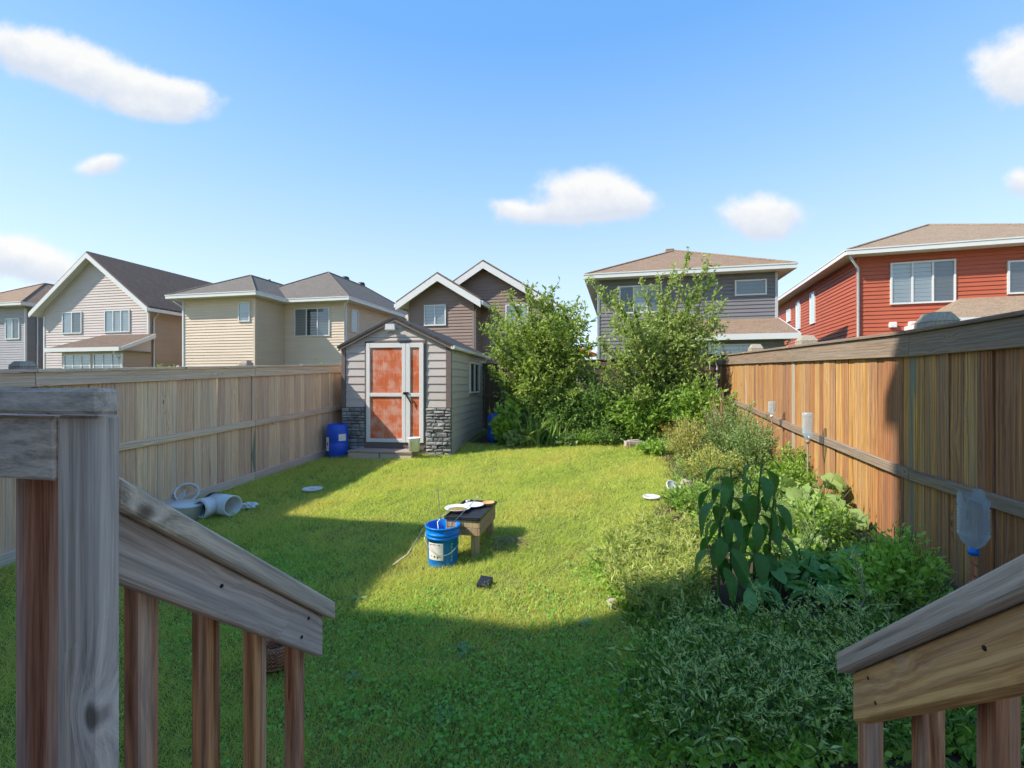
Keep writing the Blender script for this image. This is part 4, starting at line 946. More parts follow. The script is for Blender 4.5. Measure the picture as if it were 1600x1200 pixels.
def twig_leaves(a, d, L, spacing, size, ratio, spread=.9, droop=.15):
    n = max(3, int(L/spacing)); t = (np.arange(n)+NR.random(n)*.6)/n
    ax = unit(np.asarray(d)[None])[0]; pos = a + ax*L*t[:, None] + np.array([0, 0, .15*L])*(t[:, None]**2)
    dirs = ax*.6 + NR.normal(size=(n, 3))*spread*.75; dirs[:, 2] -= droop
    return leaf_arrays(pos, dirs, size*NR.uniform(.6, 1.2, n), ratio)
def fruit_tree(name, label, base, tips, m, leaf=.075, twigs=11, seed=1, ratio=.48, spac=.021, tw=(.22, .5), trunk_r=.05, cat='tree', fork=.35, fill=0, fillmax=9):
    base = np.array(base); t = thing(name, label, cat, base)
    wood_ = MB(); chunks = []
    fk = base + np.array([0, 0, fork])
    wood_.tube([base-np.array([0, 0, .08]), base+np.array([.01, 0, fork*.5]), fk], [trunk_r*1.25, trunk_r, trunk_r*.9], 8)
    for tp in tips:
        tp = np.array(tp); q = curve_pts(fk + NR.normal(size=3)*.03, tp, .15, 8, .03)
        L = np.linalg.norm(tp-fk); wood_.tube(q, list(np.linspace(trunk_r*.5, .006, 8)), 5)
        for k in range(twigs):
            u = .28+.72*(k+NR.random())/twigs; i = min(6, int(u*7)); f = u*7-i
            a = q[i]*(1-f)+q[i+1]*f; tg = q[i+1]-q[i]
            d = unit((unit(tg[None])[0]*.7 + NR.normal(size=3)*.8 + np.array([0, 0, .25]))[None])[0]
            Lt = NR.uniform(*tw)*(1.1-.4*u)
            wood_.tube([a, a+d*Lt*.5, a+d*Lt+np.array([0, 0, .12*Lt])], [.006, .004, .002], 4, False)
            chunks.append(twig_leaves(a, d, Lt, spac, leaf, ratio))
        tg = unit((q[-1]-q[-2])[None])[0]; chunks.append(twig_leaves(q[-2], tg, np.linalg.norm(q[-1]-q[-2])+.12, spac*.8, leaf, ratio))
    TP = np.array([list(q) for q in tips])
    for k in range(fill):
        i, j = NR.integers(0, len(TP), 2); u = NR.uniform(.25, .75); c = TP[i]*u+TP[j]*(1-u)
        if c[2] < base[2]+.5 or c[2] > base[2]+fillmax: continue
        n = 22; pos = c + NR.normal(size=(n, 3))*.10; chunks.append(leaf_arrays(pos, unit(pos-c)+NR.normal(size=(n, 3))*.6+np.array([0, 0, -.1]), leaf*NR.uniform(.6, 1.15, n), ratio))
    wood_.build('trunk', MAT['bark'], t, world=True)
    leaf_obj('crown', chunks, m, t, base)
    return t
def tipset(lst, Y, dy, seed):
    r = random.Random(seed); return [at(px, py, Y+r.uniform(-dy, dy)) for px, py in lst]
b1 = LS(-1.35, 10.55)
T1 = [(764,522),(776,492),(798,464),(822,454),(846,470),(862,458),(884,482),(902,474),(914,506),(922,542),(906,578),(780,560),(788,604),(860,502),(880,534),(830,502),(812,540),(850,560),(870,604),(822,606),(896,616),(930,590),(800,520),(840,530),(900,545),(775,585),(845,600),(805,640),(850,645),(890,645)]
pb_ = at(850, 690, 10.5)
fruit_tree('apple_tree', 'bushy apple tree right beside the shed, left of the taller fruit tree', (pb_.x, pb_.y, g(pb_.x, pb_.y)), tipset(T1, 10.5, .65, 1), ML['apple'], .100, 40, 1, fill=260, fillmax=2.9)
T2 = [(926,442),(944,458),(962,474),(985,478),(1006,446),(1030,440),(1052,428),(1075,402),(1107,412),(1112,434),(1092,452),(1118,464),(1130,478),(1075,472),(1040,474),(1010,494),(1090,504),(1116,514),(962,506),(942,542),(930,572),(980,542),(1020,524),(1060,532),(1095,545),(1000,582),(1050,584),(1085,584),(960,602),(1000,620),(1050,620),(1085,615),(1030,560),(1070,560),(975,575),(1110,560)]
pb_ = at(1032, 690, 9.9)
fruit_tree('plum_tree', 'taller spiky fruit tree with upright shoots in front of the slate house', (pb_.x, pb_.y, g(pb_.x, pb_.y)), tipset(T2, 9.9, .6, 2), ML['plum'], .096, 27, 2, spac=.022, fill=230, fillmax=2.6)

def bush(name, label, base, rx, ry, h, n, leaf, m, ratio=.5, per=16, stem_m=None, cat='shrub', up=.4, lean=(0, 0), low=.05, group=None):
    base = np.array(base, float); t = thing(name, label, cat, base, group=group); st = MB(); chunks = []
    for k in range(n):
        a = NR.uniform(0, 2*math.pi); rr = math.sqrt(NR.random()); z = h*NR.uniform(.35, 1.0)*(1-.35*rr*rr)
        tip = base + np.array([rx*rr*math.cos(a)+lean[0]*z, ry*rr*math.sin(a)+lean[1]*z, z])
        b0 = base + np.array([rx*.35*rr*math.cos(a), ry*.35*rr*math.sin(a), -.02])
        q = curve_pts(b0, tip, .06*h, 5, .012)
        st.tube(q, list(np.linspace(.006, .0025, 5)), 4, False)
        u = low+(1-low)*NR.random(per)**.8; i = np.minimum(3, (u*4).astype(int)); f = (u*4-i)[:, None]
        pos = q[i]*(1-f)+q[i+1]*f + NR.normal(size=(per, 3))*.02
        out = unit(pos-base-np.array([0, 0, h*.3])); dirs = out*.6 + NR.normal(size=(per, 3))*.7 + np.array([0, 0, up])
        chunks.append(leaf_arrays(pos, dirs, leaf*NR.uniform(.55, 1.2, per), ratio, droop=.12))
    st.build('stems', stem_m or MAT['stem_green'], t, world=True)
    leaf_obj('foliage', chunks, m, t, base)
    return t
def gnd(px, Y): x = (px-CX)/F*Y; return (x, Y, g(x, Y))
def bush_px(name, label, px, Y, pyt, wpx, n, leaf, m, dy=.3, **kw):
    b = gnd(px, Y); h = CAMZ-(pyt-CY)/F*Y - b[2]
    return bush(name, label, b, wpx/2*Y/F, dy, h, n, leaf, m, **kw)
bush_px('currant_bush', 'dark leafy bush under the apple tree', 868, 10.05, 592, 130, 230, .085, ML['dark'], .45, per=20)
bush_px('berry_bush', 'dark green bush in the gap between the two fruit trees', 930, 10.0, 575, 110, 220, .085, ML['dark'], .4, per=20)
bush_px('peony_bush', 'large leaved bush under the taller fruit tree', 1020, 9.6, 590, 165, 230, .12, ML['mid'], .45, ratio=.36, per=16)
bush_px('raspberry_bush', 'leafy bush against the corner of the cedar fence', 1095, 9.3, 572, 110, 200, .105, ML['mid'], .4, per=16)
bush_px('low_bush', 'low bright green bush at the back edge of the lawn', 912, 9.55, 668, 46, 60, .06, ML['bright'], .22, per=18)
bush_px('low_bush', 'low dark bush left of the edging rock', 945, 9.5, 660, 60, 70, .055, ML['dark'], .25, per=18)
bush_px('vine_shrub', 'broad leaved vine at the right corner of the shed', 792, 9.75, 612, 52, 55, .13, ML['mid'], .25, ratio=.8, per=12)
bush_px('pale_squash_plant', 'pale broad leaved plant between the vine and the iris', 808, 9.5, 668, 40, 30, .14, ML['greyg'], .2, ratio=.85, per=8)
bush_px('pale_squash_plant', 'pale broad leaved plant right of the iris clumps', 885, 9.5, 672, 36, 26, .12, ML['greyg'], .2, ratio=.8, per=8)
bush_px('rusty_bush', 'small reddish brown plant low under the taller fruit tree', 1046, 9.3, 655, 40, 40, .07, ML['rust'], .15, per=12)
lep = bush_px('lawn_edge_plant', 'low green plants with a yellow flower at the lawn edge', 1030, 8.3, 684, 70, 80, .08, ML['mid'], .3, per=14)
_p = at(1009, 727, 7.75); _m = MB()
for _k in range(9):
    _a = _k*.698; _m.add([(0,0,0), (.03*math.cos(_a-.25), -.012, .03*math.sin(_a-.25)), (.052*math.cos(_a), -.02, .052*math.sin(_a)), (.03*math.cos(_a+.25), -.012, .03*math.sin(_a+.25))], [(0,1,2,3)])
_m.build('flower', dirty('yellow_petals', (.85,.55,.03), .6, .1), lep, _p-lep.location)
MB().tube([_p-lep.location, Vector((_p.x, _p.y+.05, g(_p.x, _p.y)))-lep.location], .004, 5).build('flower_stem', MAT['stem_green'], lep)
bush_px('seed_stalk_plant', 'upright yellow seed stalks in the sunny bed', 1075, 7.6, 645, 72, 170, .045, ML['yellow'], .35, ratio=.35, per=34, up=.9, stem_m=MAT['stem_dry'])
bush_px('grey_green_plant', 'tall grey green bushy plant against the cedar fence', 1147, 7.2, 612, 115, 170, .05, ML['greyg'], .4, ratio=.35, per=36, up=.8)
bush_px('dry_stalk_plant', 'thin dry brown stalks beside the fence corner', 1122, 8.3, 596, 50, 70, .05, ML['rust'], .25, ratio=.3, per=8, up=.9, stem_m=MAT['stem_dry'])
bush_px('yellow_weed', 'fine yellow green plant below the tall grey green one', 1112, 6.3, 690, 110, 170, .045, ML['yellow'], .45, ratio=.35, per=30, up=.8)
bush_px('fence_weed', 'yellow green weed at the foot of the cedar fence post', 1240, 5.9, 690, 56, 70, .06, ML['bright'], .25, per=18)
bush_px('yellow_weed', 'bushy green weed just behind the sunflower stems', 1085, 5.2, 752, 100, 130, .05, ML['mid'], .4, ratio=.4, per=26, up=.6)
bush_px('leafy_weed', 'lacy dark weed standing against the shaded cedar boards', 1395, 2.95, 818, 150, 70, .052, ML['podlow'], .22, ratio=.5, per=34, up=.5, low=.35)
bush_px('far_shrub', 'pale green shrub top showing over the tan left fence', 272, 15.0, 547, 80, 60, .10, ML['bright'], .5, per=22)
bush_px('far_shrub', 'small leafy sprig over the left fence near the shed', 494, 15.0, 552, 30, 14, .09, ML['mid'], .3, per=12, low=.6)
bush_px('far_shrub', 'leafy sprig above the shed roof before the brown house', 706, 15.0, 514, 20, 14, .10, ML['bright'], .25, per=12, low=.6)
# iris clumps: blades one by one
def blade_mesh(L, w, bend):
    n = 6; vs = []
    for k in range(n+1):
        t = k/n; ww = w*(1-t**3)*.5; x = bend*t*t*L; z = L*t*(1-.25*abs(bend)*t)
        vs += [(x, -ww, z), (x+.15*w, 0, z), (x, ww, z)]
    fs = [(k*3+j, k*3+j+1, k*3+j+4, k*3+j+3) for k in range(n) for j in range(2)]
    return MB().add(vs, fs, True).mesh('blade')
BL = [blade_mesh(1, .055, b) for b in (.1, .35, .7, 1.0)]
IM = leafy('iris_blade_leaf', (.14,.27,.06), (.30,.40,.12), None, .35, .5, attr=False)
for m_ in BL: m_.materials.append(IM)
for px, n, h, lb in ((832, 40, .78, 'iris clump with tall sword leaves nearer the shed'), (868, 36, .70, 'iris clump with yellowing sword leaves right of its twin')):
    b = gnd(px, 9.55); t = thing('iris_plant', lb, 'plant', b, group='iris clumps')
    for k in range(n):
        o = ob('blade', BL[R.randrange(4)], None, t, (R.uniform(-.2, .2), R.uniform(-.1, .1), -.02), (R.uniform(-.25, .25), R.uniform(-.2, .2), R.uniform(0, 6.3)), (1, 1, 1)); s_ = h*R.uniform(.6, 1.1); o.scale = (s_, s_*1.0, s_)
# broad leaves as single objects
def big_leaf(kind):
    n, c = 7, 5; vs = []
    for k in range(n+1):
        t = k/n
        if kind == 'ovate': w = .33*math.sin(math.pi*min(1, t*.93+.04))**.75*(1-.35*t)
        elif kind == 'heart': w = .44*math.sqrt(max(0, math.sin(math.pi*(t*.9+.1))))*(1-.45*t)
        else: w = .55*math.sqrt(max(0, math.sin(math.pi*(t*.86+.1))))*(1+.16*math.cos(t*17))
        if k == n: w = .01
        for j in range(c):
            s = (j/(c-1)-.5)*2; back = -.16*abs(s)*(1 if kind != 'ovate' else .2)*(1-t)
            vs.append((t+back, s*w, .13*abs(s)*w*2 - (.75*t*t if kind == 'ovate' else .22*t*t) + .02*math.sin(9*t+3*s)))
    fs = [(k*c+j, k*c+j+1, (k+1)*c+j+1, (k+1)*c+j) for k in range(n) for j in range(c-1)]
    return MB().add(vs, fs, True).mesh('leaf')
LO, LH, LQ = big_leaf('ovate'), big_leaf('heart'), big_leaf('lobed')
LO.materials.append(ML['sunf']); LH.materials.append(ML['bean']); LQ.materials.append(ML['squash'])
def sunflower(label, px, pyb, pyt, dx, n, size):
    b = gp(px, pyb); h = (pyb-pyt)/F*b.y*.98; t = thing('sunflower_plant', label, 'plant', b, group='drooping tall plants at the shadow edge')
    top = Vector((dx, R.uniform(-.05, .05), h)); st = [Vector((dx*u*u, 0, h*u)) for u in (0, .25, .5, .75, 1)]
    MB().tube([p-Vector((0, 0, .03 if i == 0 else 0)) for i, p in enumerate(st)], [.011, .010, .009, .008, .006], 7).build('stem', MAT['stem_green'], t)
    for k in range(n):
        u = .22+.78*(k+.5)/n; a = k*2.4+R.uniform(-.4, .4); p = Vector((dx*u*u, 0, h*u)); ln = R.uniform(.04, .09); q = p+Vector((math.cos(a)*ln, math.sin(a)*ln, .02))
        s_ = size*R.uniform(.7, 1.15)*(1 if u < .9 else .8)
        lf = ob('leaf', LO, None, t, q, (R.uniform(-.3, .3), R.uniform(.25, .95), a), (s_, s_*R.uniform(.85, 1.1), s_))
        MB().tube([p, (p+q)/2+Vector((0, 0, .01)), q], .004, 5, False).build('leaf_stalk', MAT['stem_green'], t)
sunflower('leftmost drooping dark leaved stalk at the shadow edge', 1122, 958, 742, .03, 17, .18)
sunflower('second drooping dark leaved stalk, beside the leftmost one', 1142, 940, 728, .0, 15, .17)
sunflower('tallest drooping dark leaved stalk at the shadow edge', 1178, 932, 712, .06, 19, .19)
sunflower('short drooping dark leaved stalk right of the tallest one', 1200, 925, 765, .05, 13, .16)
# squash by the fence, bean patch in the shade
def leaf_patch(name, label, leafm, spots, size, tilt, stem, group=None):
    c = spots[len(spots)//2]; b = Vector((c[0], c[1], g(c[0], c[1]))); t = thing(name, label, 'plant', b)
    for (x, y, z) in spots:
        s_ = size*R.uniform(.65, 1.2); a = R.uniform(0, 6.3); p = Vector((x, y, z))-b
        ob('leaf', leafm, None, t, p, (R.uniform(-tilt, tilt), R.uniform(-tilt*.4, tilt), a), (s_, s_, s_))
        x0, y0 = x+R.uniform(-.12, .12), y+R.uniform(-.12, .12)
        MB().tube([Vector((x0, y0, g(x0, y0)))-b, (Vector((x0, y0, g(x0, y0)))-b)*.4+p*.6+Vector((0, 0, .03)), p], .004, 5, False).build('leaf_stalk', stem, t)
    return t
sp = []
for k in range(64):
    px, py = R.uniform(1222, 1325), R.uniform(742, 880); Y = 4.9-(py-742)/140*1.1 + R.uniform(-.15, .15); p = at(px, py, Y); zg = g(p.x, p.y)
    l_, s_ = toLS(p.x, p.y)
    if l_ < L_RIGHT-.12 and p.z > zg+.05: sp.append((p.x, p.y, min(p.z, zg+.75)))
leaf_patch('squash_plant', 'sprawling squash plant with broad pale leaves at the cedar fence', LQ, sp, .19, .7, MAT['stem_green'])
sp = []
for k in range(120):
    px, py = R.uniform(1175, 1360), R.uniform(862, 950); Y = 3.55-(py-862)/90*.55 + R.uniform(-.1, .1); p = at(px, py, Y); zg = g(p.x, p.y)
    if toLS(p.x, p.y)[0] < L_RIGHT-.12: sp.append((p.x, p.y, max(zg+.14, min(p.z+.05, zg+.46))))
leaf_patch('bean_patch', 'dark heart leaved bean patch in the shade below the squash', LH, sp, .12, .8, MAT['stem_green'])
# pod stalks: dense, beyond counting
def pod_mass(name, label, poly, n, hmin, hmax, podm, lowm, lean, pods, podsize, lowleaf=.07, nlow=8, pr=.13, lr=.5):
    xs = [p[0] for p in poly]; ys = [p[1] for p in poly]; st_v = []; chunks = []; low = []; stems = MB()
    def inside(x, y):
        c = False; j = len(poly)-1
        for i in range(len(poly)):
            if (poly[i][1] > y) != (poly[j][1] > y) and x < (poly[j][0]-poly[i][0])*(y-poly[i][1])/(poly[j][1]-poly[i][1])+poly[i][0]: c = not c
            j = i
        return c
    k = 0
    while k < n:
        px, py = R.uniform(min(xs), max(xs)), R.uniform(min(ys), max(ys))
        if not inside(px, py): continue
        k += 1; b = gp(px, py)
        if toLS(b.x, b.y)[0] > L_RIGHT-.15: continue
        b = np.array(b); hh = R.uniform(hmin, hmax); a = R.uniform(0, 6.3); ll = R.uniform(*lean)*hh
        tip = b + np.array([math.cos(a)*ll, math.sin(a)*ll, hh]); q = curve_pts(b, tip, .05, 5, .015)
        stems.tube(q, [.0035, .0035, .003, .0025, .002], 3, False)
        u = .25+.75*NR.random(pods); i = np.minimum(3, (u*4).astype(int)); f = (u*4-i)[:, None]; pos = q[i]*(1-f)+q[i+1]*f
        ax = unit((q[-1]-q[1])[None])[0]
        chunks.append(leaf_arrays(pos, ax*.9+NR.normal(size=(pods, 3))*.55, podsize*NR.uniform(.6, 1.4, pods), pr, fold=1.2))
        pl = b + NR.normal(size=(nlow, 3))*np.array([.05, .05, 0])+np.array([0, 0, 1])*NR.uniform(.01, hmin*.8, nlow)[:, None]
        low.append(leaf_arrays(pl, NR.normal(size=(nlow, 3))+np.array([0, 0, .5]), lowleaf*NR.uniform(.4, 1.4, nlow), lr, droop=.2))
    t = thing(name, label, 'plants', np.array(gp(sum(xs)/len(xs), sum(ys)/len(ys)))); t['kind'] = 'stuff'
    tag(stems.build('stems', MAT['stem_green'], t, world=True), kind='stuff')
    tag(leaf_obj('pods', chunks, podm, t, t.location), kind='stuff'); tag(leaf_obj('low_leaves', low, lowm, t, t.location), kind='stuff')
pod_mass('seed_pod_plants', 'sunlit yellow green mass of seed pod stalks flopping onto the lawn', [(935,880),(960,845),(1020,815),(1080,830),(1100,900),(1090,960),(1030,985),(965,950)], 560, .07, .22, ML['podlit'], ML['bright'], (.3, 1.3), 15, .06, .055, 12)
pod_mass('seed_pod_plants', 'shaded mass of seed pod stalks behind the right handrail', [(1040,1010),(1100,980),(1180,985),(1330,985),(1420,950),(1420,1190),(1030,1190),(1000,1100)], 300, .08, .24, ML['pod'], ML['podlow'], (.5, 1.8), 6, .046, .05, 16, .24, .8)
pod_mass('garden_undergrowth', 'low mixed undergrowth filling the bed along the cedar fence', [(1040,720),(1100,700),(1180,700),(1270,760),(1330,860),(1230,900),(1100,860),(1060,800)], 420, .12, .45, ML['greyg'], ML['mid'], (.2, .9), 14, .05, .07, 10)
pod_mass('garden_undergrowth', 'low undergrowth under the trees along the back of the yard', [(770,668),(1000,668),(1110,690),(1050,712),(1005,698),(900,693),(800,692)], 330, .12, .45, ML['mid'], ML['dark'], (.2, .9), 10, .06, .09, 12)
pod_mass('garden_undergrowth', 'green weeds under the right stair handrail', [(1390,985),(1600,985),(1600,1195),(1390,1195)], 160, .06, .16, ML['podlow'], ML['mid'], (.2, .9), 4, .05, .06, 22)
pod_mass('garden_undergrowth', 'shaded weeds at the foot of the cedar fence behind the right handrail', [(1290,880),(1340,860),(1420,900),(1500,960),(1480,1000),(1380,985)], 170, .10, .28, ML['greyg'], ML['podlow'], (.2, .8), 5, .06, .07, 18)
pod_mass('garden_undergrowth', 'feathery green weeds among the shaded seed pods at the bottom', [(1010,1000),(1100,965),(1330,985),(1420,950),(1420,1190),(1000,1190),(975,1090)], 700, .04, .17, ML['mid'], ML['podlow'], (.2, 1.0), 10, .028, .034, 30, .45, .7)
pod_mass('garden_undergrowth', 'wispy grey green stalks standing over the shaded seed pods', [(1050,1010),(1120,985),(1330,985),(1410,960),(1410,1180),(1040,1180),(1010,1100)], 300, .14, .34, ML['pod'], ML['podlow'], (.3, 1.2), 26, .026, .03, 6, .22, .5)
bush_px('fence_weed', 'tall yellow green weed hiding the far end of the fence rail', 1172, 6.3, 640, 80, 130, .05, ML['greyg'], .35, ratio=.4, per=30, up=.8)
bush_px('fence_weed', 'leafy weed between the sunflower stalks and the fence', 1222, 5.0, 706, 90, 110, .06, ML['bright'], .35, per=24, up=.6)
bush_px('fence_weed', 'tangled weed at the fence beyond the bean patch', 1288, 4.15, 768, 90, 90, .055, ML['mid'], .3, per=24, up=.6)
# pale tall pod stalk near the right handrail
b = gp(1338, 985); t = thing('pale_seed_stalk', 'single pale bare seed stalk in front of the bean patch', 'plant', b)
q = [Vector((0,0,0)), Vector((.02,.0,.12)), Vector((.06,0,.22)), Vector((.03,.02,.34)), Vector((.0,.02,.44))]
MB().tube(q, [.006,.006,.005,.004,.003], 6).tube([q[1], q[1]+Vector((-.1,0,.06)), q[1]+Vector((-.2,.02,.08))], [.005,.004,.002], 5).build('stem', MAT['post_pale'], t)
ch = []
for p in q[1:]+[q[1]+Vector((-.1,0,.06)), q[1]+Vector((-.18,.02,.08))]:
    ch.append(leaf_arrays(np.array(p)+NR.normal(size=(7, 3))*.012, NR.normal(size=(7, 3))+np.array([0,0,.8]), .055, .28, 1.0))
tag(leaf_obj('pods', ch, ML['pod'], t), kind='stuff')
# weeds in the lawn
def weed(label, px, py, n, size):
    b = gp(px, py); t = thing('weed', label, 'weed', b, group='broad leaved weeds in the lawn')
    for k in range(n):
        a = k*2.4; s_ = size*R.uniform(.7, 1.2)
        ob('leaf', WL, None, t, (math.cos(a)*.01, math.sin(a)*.01, .01), (R.uniform(-.2, .2), R.uniform(-1.0, -.35), a), (s_, s_*.8, s_))
WL = big_leaf('ovate'); WL.materials.append(ML['weed'])
weed('grey green weed at the lower edge of the lawn before the seed pods', 1000, 1085, 7, .11); weed('blue green weed in the shaded lawn below the dark box', 728, 1018, 9, .055)
weed('dark weed cluster at the shadow edge left of the blue pail', 560, 938, 9, .06); weed('small weed in the shaded lawn right of the handrail end', 552, 1062, 9, .05)
weed('weed at the bottom of the lawn near the middle', 690, 1120, 9, .05); weed('leafy weed in the sunny lawn left of the seed pods', 915, 975, 9, .055)

# ------------------------------------------------------------------ lawn grass (beyond counting)
def grass():
    V, Fc, Rn = [], [], []; o = 0
    for (y0, y1, dens, hgt, wid) in ((1.5, 3.2, 15000, .050, .0036), (3.2, 5.0, 11500, .050, .0046), (5.0, 7.2, 8000, .050, .0062), (7.2, 11.6, 5200, .052, .0085)):
        x0, x1 = -1.18*y1-.6, min(1.15*y1, 5); n = int((x1-x0)*(y1-y0)*dens)
        x = NR.uniform(x0, x1, n); y = NR.uniform(y0, y1, n); l = x*CT-y*ST; s = x*ST+y*CT
        clump = np.sin(x*9+2*np.sin(y*7))*np.sin(y*8+2*np.sin(x*6)); patch = np.sin(x*1.9+.5)*np.sin(y*2.3+1)+.6*np.sin(x*4.1-y*3.3)
        keep = (l > L_LEFT+.06) & (l < lawn_edge(s)+.10+.10*NR.normal(size=n)) & (s < np.where(l < -.1, back_edge(l)+.05*NR.normal(size=n), 12))
        keep &= ~((x > org.x-.05) & (y > 8.95+.14*(-1.2-x)) & (x < -1.15+.14*(y-8.9)))
        keep &= (NR.random(n) < np.clip(.84+.20*clump-.55*np.exp(-(l-L_LEFT-.06)/.10), .15, 1)) & ~((x > -.75) & (x < 1.15) & (s < 1.5))
        x, y, clump, patch = x[keep], y[keep], clump[keep], patch[keep]; n = len(x); z = G(x, y)-.004
        a = NR.uniform(0, 2*math.pi, n); h_ = hgt*NR.uniform(.45, 1.25, n)*(1+.25*clump)*(1+.10*patch)*(1+.3*np.exp(-((x*CT-y*ST)-L_LEFT-.06)/.12))*np.where(NR.random(n) < .02, 1.8, 1.0); lean = NR.uniform(.3, 1.9, n)*h_; b_ = NR.uniform(0, 2*math.pi, n)
        w_ = wid*NR.uniform(.6, 1.3, n)*.5
        p0 = np.stack([x-np.cos(a)*w_, y-np.sin(a)*w_, z], 1); p1 = np.stack([x+np.cos(a)*w_, y+np.sin(a)*w_, z], 1)
        tip = np.stack([x+np.cos(b_)*lean, y+np.sin(b_)*lean, z+h_], 1)
        V.append(np.stack([p0, p1, tip], 1).reshape(-1, 3)); Fc.append(np.arange(n*3).reshape(-1, 3)+o); o += n*3
        r = np.clip(NR.random(n)*.66+.28*patch+.14*clump+.16, 0, .96); dry = np.sin(x*2.7+1.3*np.sin(y*1.9))+np.sin(y*3.1+x*1.2+.6)+.7*np.sin(x*6.3-y*5.1); r[NR.random(n) < .03+.30*np.clip(dry-1.25, 0, 1)] = 1.0; Rn.append(np.repeat(r, 3))
    me_ = np_mesh('lawn_grass', np.concatenate(V), np.concatenate(Fc), np.concatenate(Rn))
    tag(ob('lawn_grass', me_, ML['grass']), 'short mown grass covering the yard', 'grass', kind='stuff')
grass()
def clover():
    ch = []
    for (px, py, rad, n) in ((470, 900, .5, 700), (420, 880, .4, 500), (640, 1080, .5, 900), (820, 1090, .6, 1100), (760, 1150, .5, 900), (300, 1000, .5, 700), (560, 1000, .4, 500), (900, 1040, .4, 700), (930, 900, .35, 350), (660, 960, .3, 250), (850, 950, .4, 350), (500, 1130, .5, 800), (940, 1130, .35, 700)):
        c = gp(px, py); xy = NR.normal(size=(n, 2))*rad*.5+np.array([c.x, c.y]); z = G(xy[:, 0], xy[:, 1])+NR.uniform(.02, .055, n)
        ch.append(leaf_arrays(np.column_stack([xy, z]), NR.normal(size=(n, 3))*np.array([1, 1, .35]), NR.uniform(.012, .032, n), .75))
    tag(leaf_obj('clover', ch, ML['clover']), 'patches of clover and small weeds in the grass', 'clover', kind='stuff')
clover()
# ------------------------------------------------------------------ small things
def cyl(r, h, n=24): return [(0, 0), (r, 0), (r, h), (0, h)]
# blue pail with label, wires and sticks
b = gp(692, 880); pl = thing('blue_pail', 'blue plastic pail with white paper label beside the small table', 'pail', b)
prof = [(0,.0),(.128,.0),(.131,.012),(.142,.25),(.150,.252),(.150,.262),(.144,.265),(.145,.282),(.153,.285),(.153,.296),(.146,.30),(.148,.335),(.157,.34),(.158,.352),(.152,.356),(.146,.352),(.138,.25),(.125,.012),(0,.012)]
MB().lathe(prof, 40).build('body', MAT['pail_blue'], pl)
va = math.atan2(-b.y, -b.x)
mb = MB(); a0, a1, n = va-1.05, va+.02, 10
for k in range(n):
    t0, t1 = a0+(a1-a0)*k/n, a0+(a1-a0)*(k+1)/n
    mb.quad(*[(r_*math.cos(t), r_*math.sin(t), z) for t, r_, z in ((t0, .1365, .075), (t1, .1365, .075), (t1, .1435, .225), (t0, .1435, .225))])
lbo = mb.build('paper_label', MAT['paper'], pl)
for (ta, tb, z0, z1, mm) in ((.15,.28,.205,.212,'black'), (.35,.55,.208,.214,'black'), (.7,.8,.205,.211,'black'), (.2,.5,.105,.112,'black'), (.42,.5,.098,.115,'black'), (.6,.85,.104,.110,'black'), (.62,.68,.09,.104,'black')):
    t0, t1 = a0+(a1-a0)*ta, a0+(a1-a0)*tb; rz = lambda z: .1355+.045*(z-.075)+.0025
    MB().quad(*[(rz(z)*math.cos(t), rz(z)*math.sin(t), z) for t, z in ((t0, z0), (t1, z0), (t1, z1), (t0, z1))]).build('print', MAT['black'], lbo)
ym = dirty('faded_yellow_print', (.30,.40,.25), .6, .3, 30)
for k in range(6):
    t0 = va+.52; z0 = .06+k*.028
    MB().quad(*[((.1325+.045*z)*math.cos(t), (.1325+.045*z)*math.sin(t), z) for t, z in ((t0, z0), (t0+.13, z0+.004), (t0+.12, z0+.019), (t0+.01, z0+.017))]).build('print', ym, pl)
hp = [Vector((.156*math.cos(va+1.35), .156*math.sin(va+1.35), .29))]
for k in range(1, 12):
    t = va+1.35-2.7*k/12; hp.append(Vector((.175*math.cos(t), .175*math.sin(t), .29-.16*math.sin(math.pi*k/12))))
hp.append(Vector((.156*math.cos(va-1.35), .156*math.sin(va-1.35), .29)))
MB().tube(hp, .0025, 6).build('handle', MAT['wire'], pl)
sk = thing('garden_sticks', 'thin sticks and bent wires standing in the blue pail', 'sticks', b+Vector((0, 0, .012)))
for pts in ([(0,.0,.0),(-.02,.01,.34),(-.05,.02,.66)], [(.03,.02,0),(.09,-.05,.36),(.32,.05,.58)], [(-.04,0,.0),(-.14,-.02,.36),(-.3,-.08,.1),(-.42,-.12,.02)], [(.0,-.03,.0),(-.05,.0,.36),(.06,.06,.47)]):
    MB().tube(pts, .0035, 5).build('stick', MAT['wire'], sk)
# small planter table
tz = .365; c0 = at(749.5, 810, 4.2); gt_ = g(c0.x-.15, c0.y+.3)
tb = thing('small_table', 'low wooden planter table with a black tray top on the lawn', 'table', (c0.x, c0.y, gt_), -TH)
TW, TL = .325, .60; hz = c0.z-gt_
for (x, y) in ((-.05, .02), (-TW+.05, .02), (-.05, TL-.07), (-TW+.05, TL-.07)):
    MB().cbox(x-.04, x+.03, y, y+.055, -.02, hz-.03, .004).build('leg', MAT['table_wood'], tb)
for k in range(2):
    z0 = hz-.165+k*.071
    MB().cbox(-TW+.015, -.015, .0, .018, z0, z0+.068, .003).build('apron_board', MAT['table_wood'], tb); MB().cbox(-TW+.015, -.015, TL-.035, TL-.016, z0, z0+.068, .003).build('apron_board', MAT['table_wood'], tb)
    for x in (-.014, -TW+.0): MB().cbox(x, x+.014, .0, TL-.016, z0, z0+.068, .003).build('apron_board', MAT['table_wood'], tb)
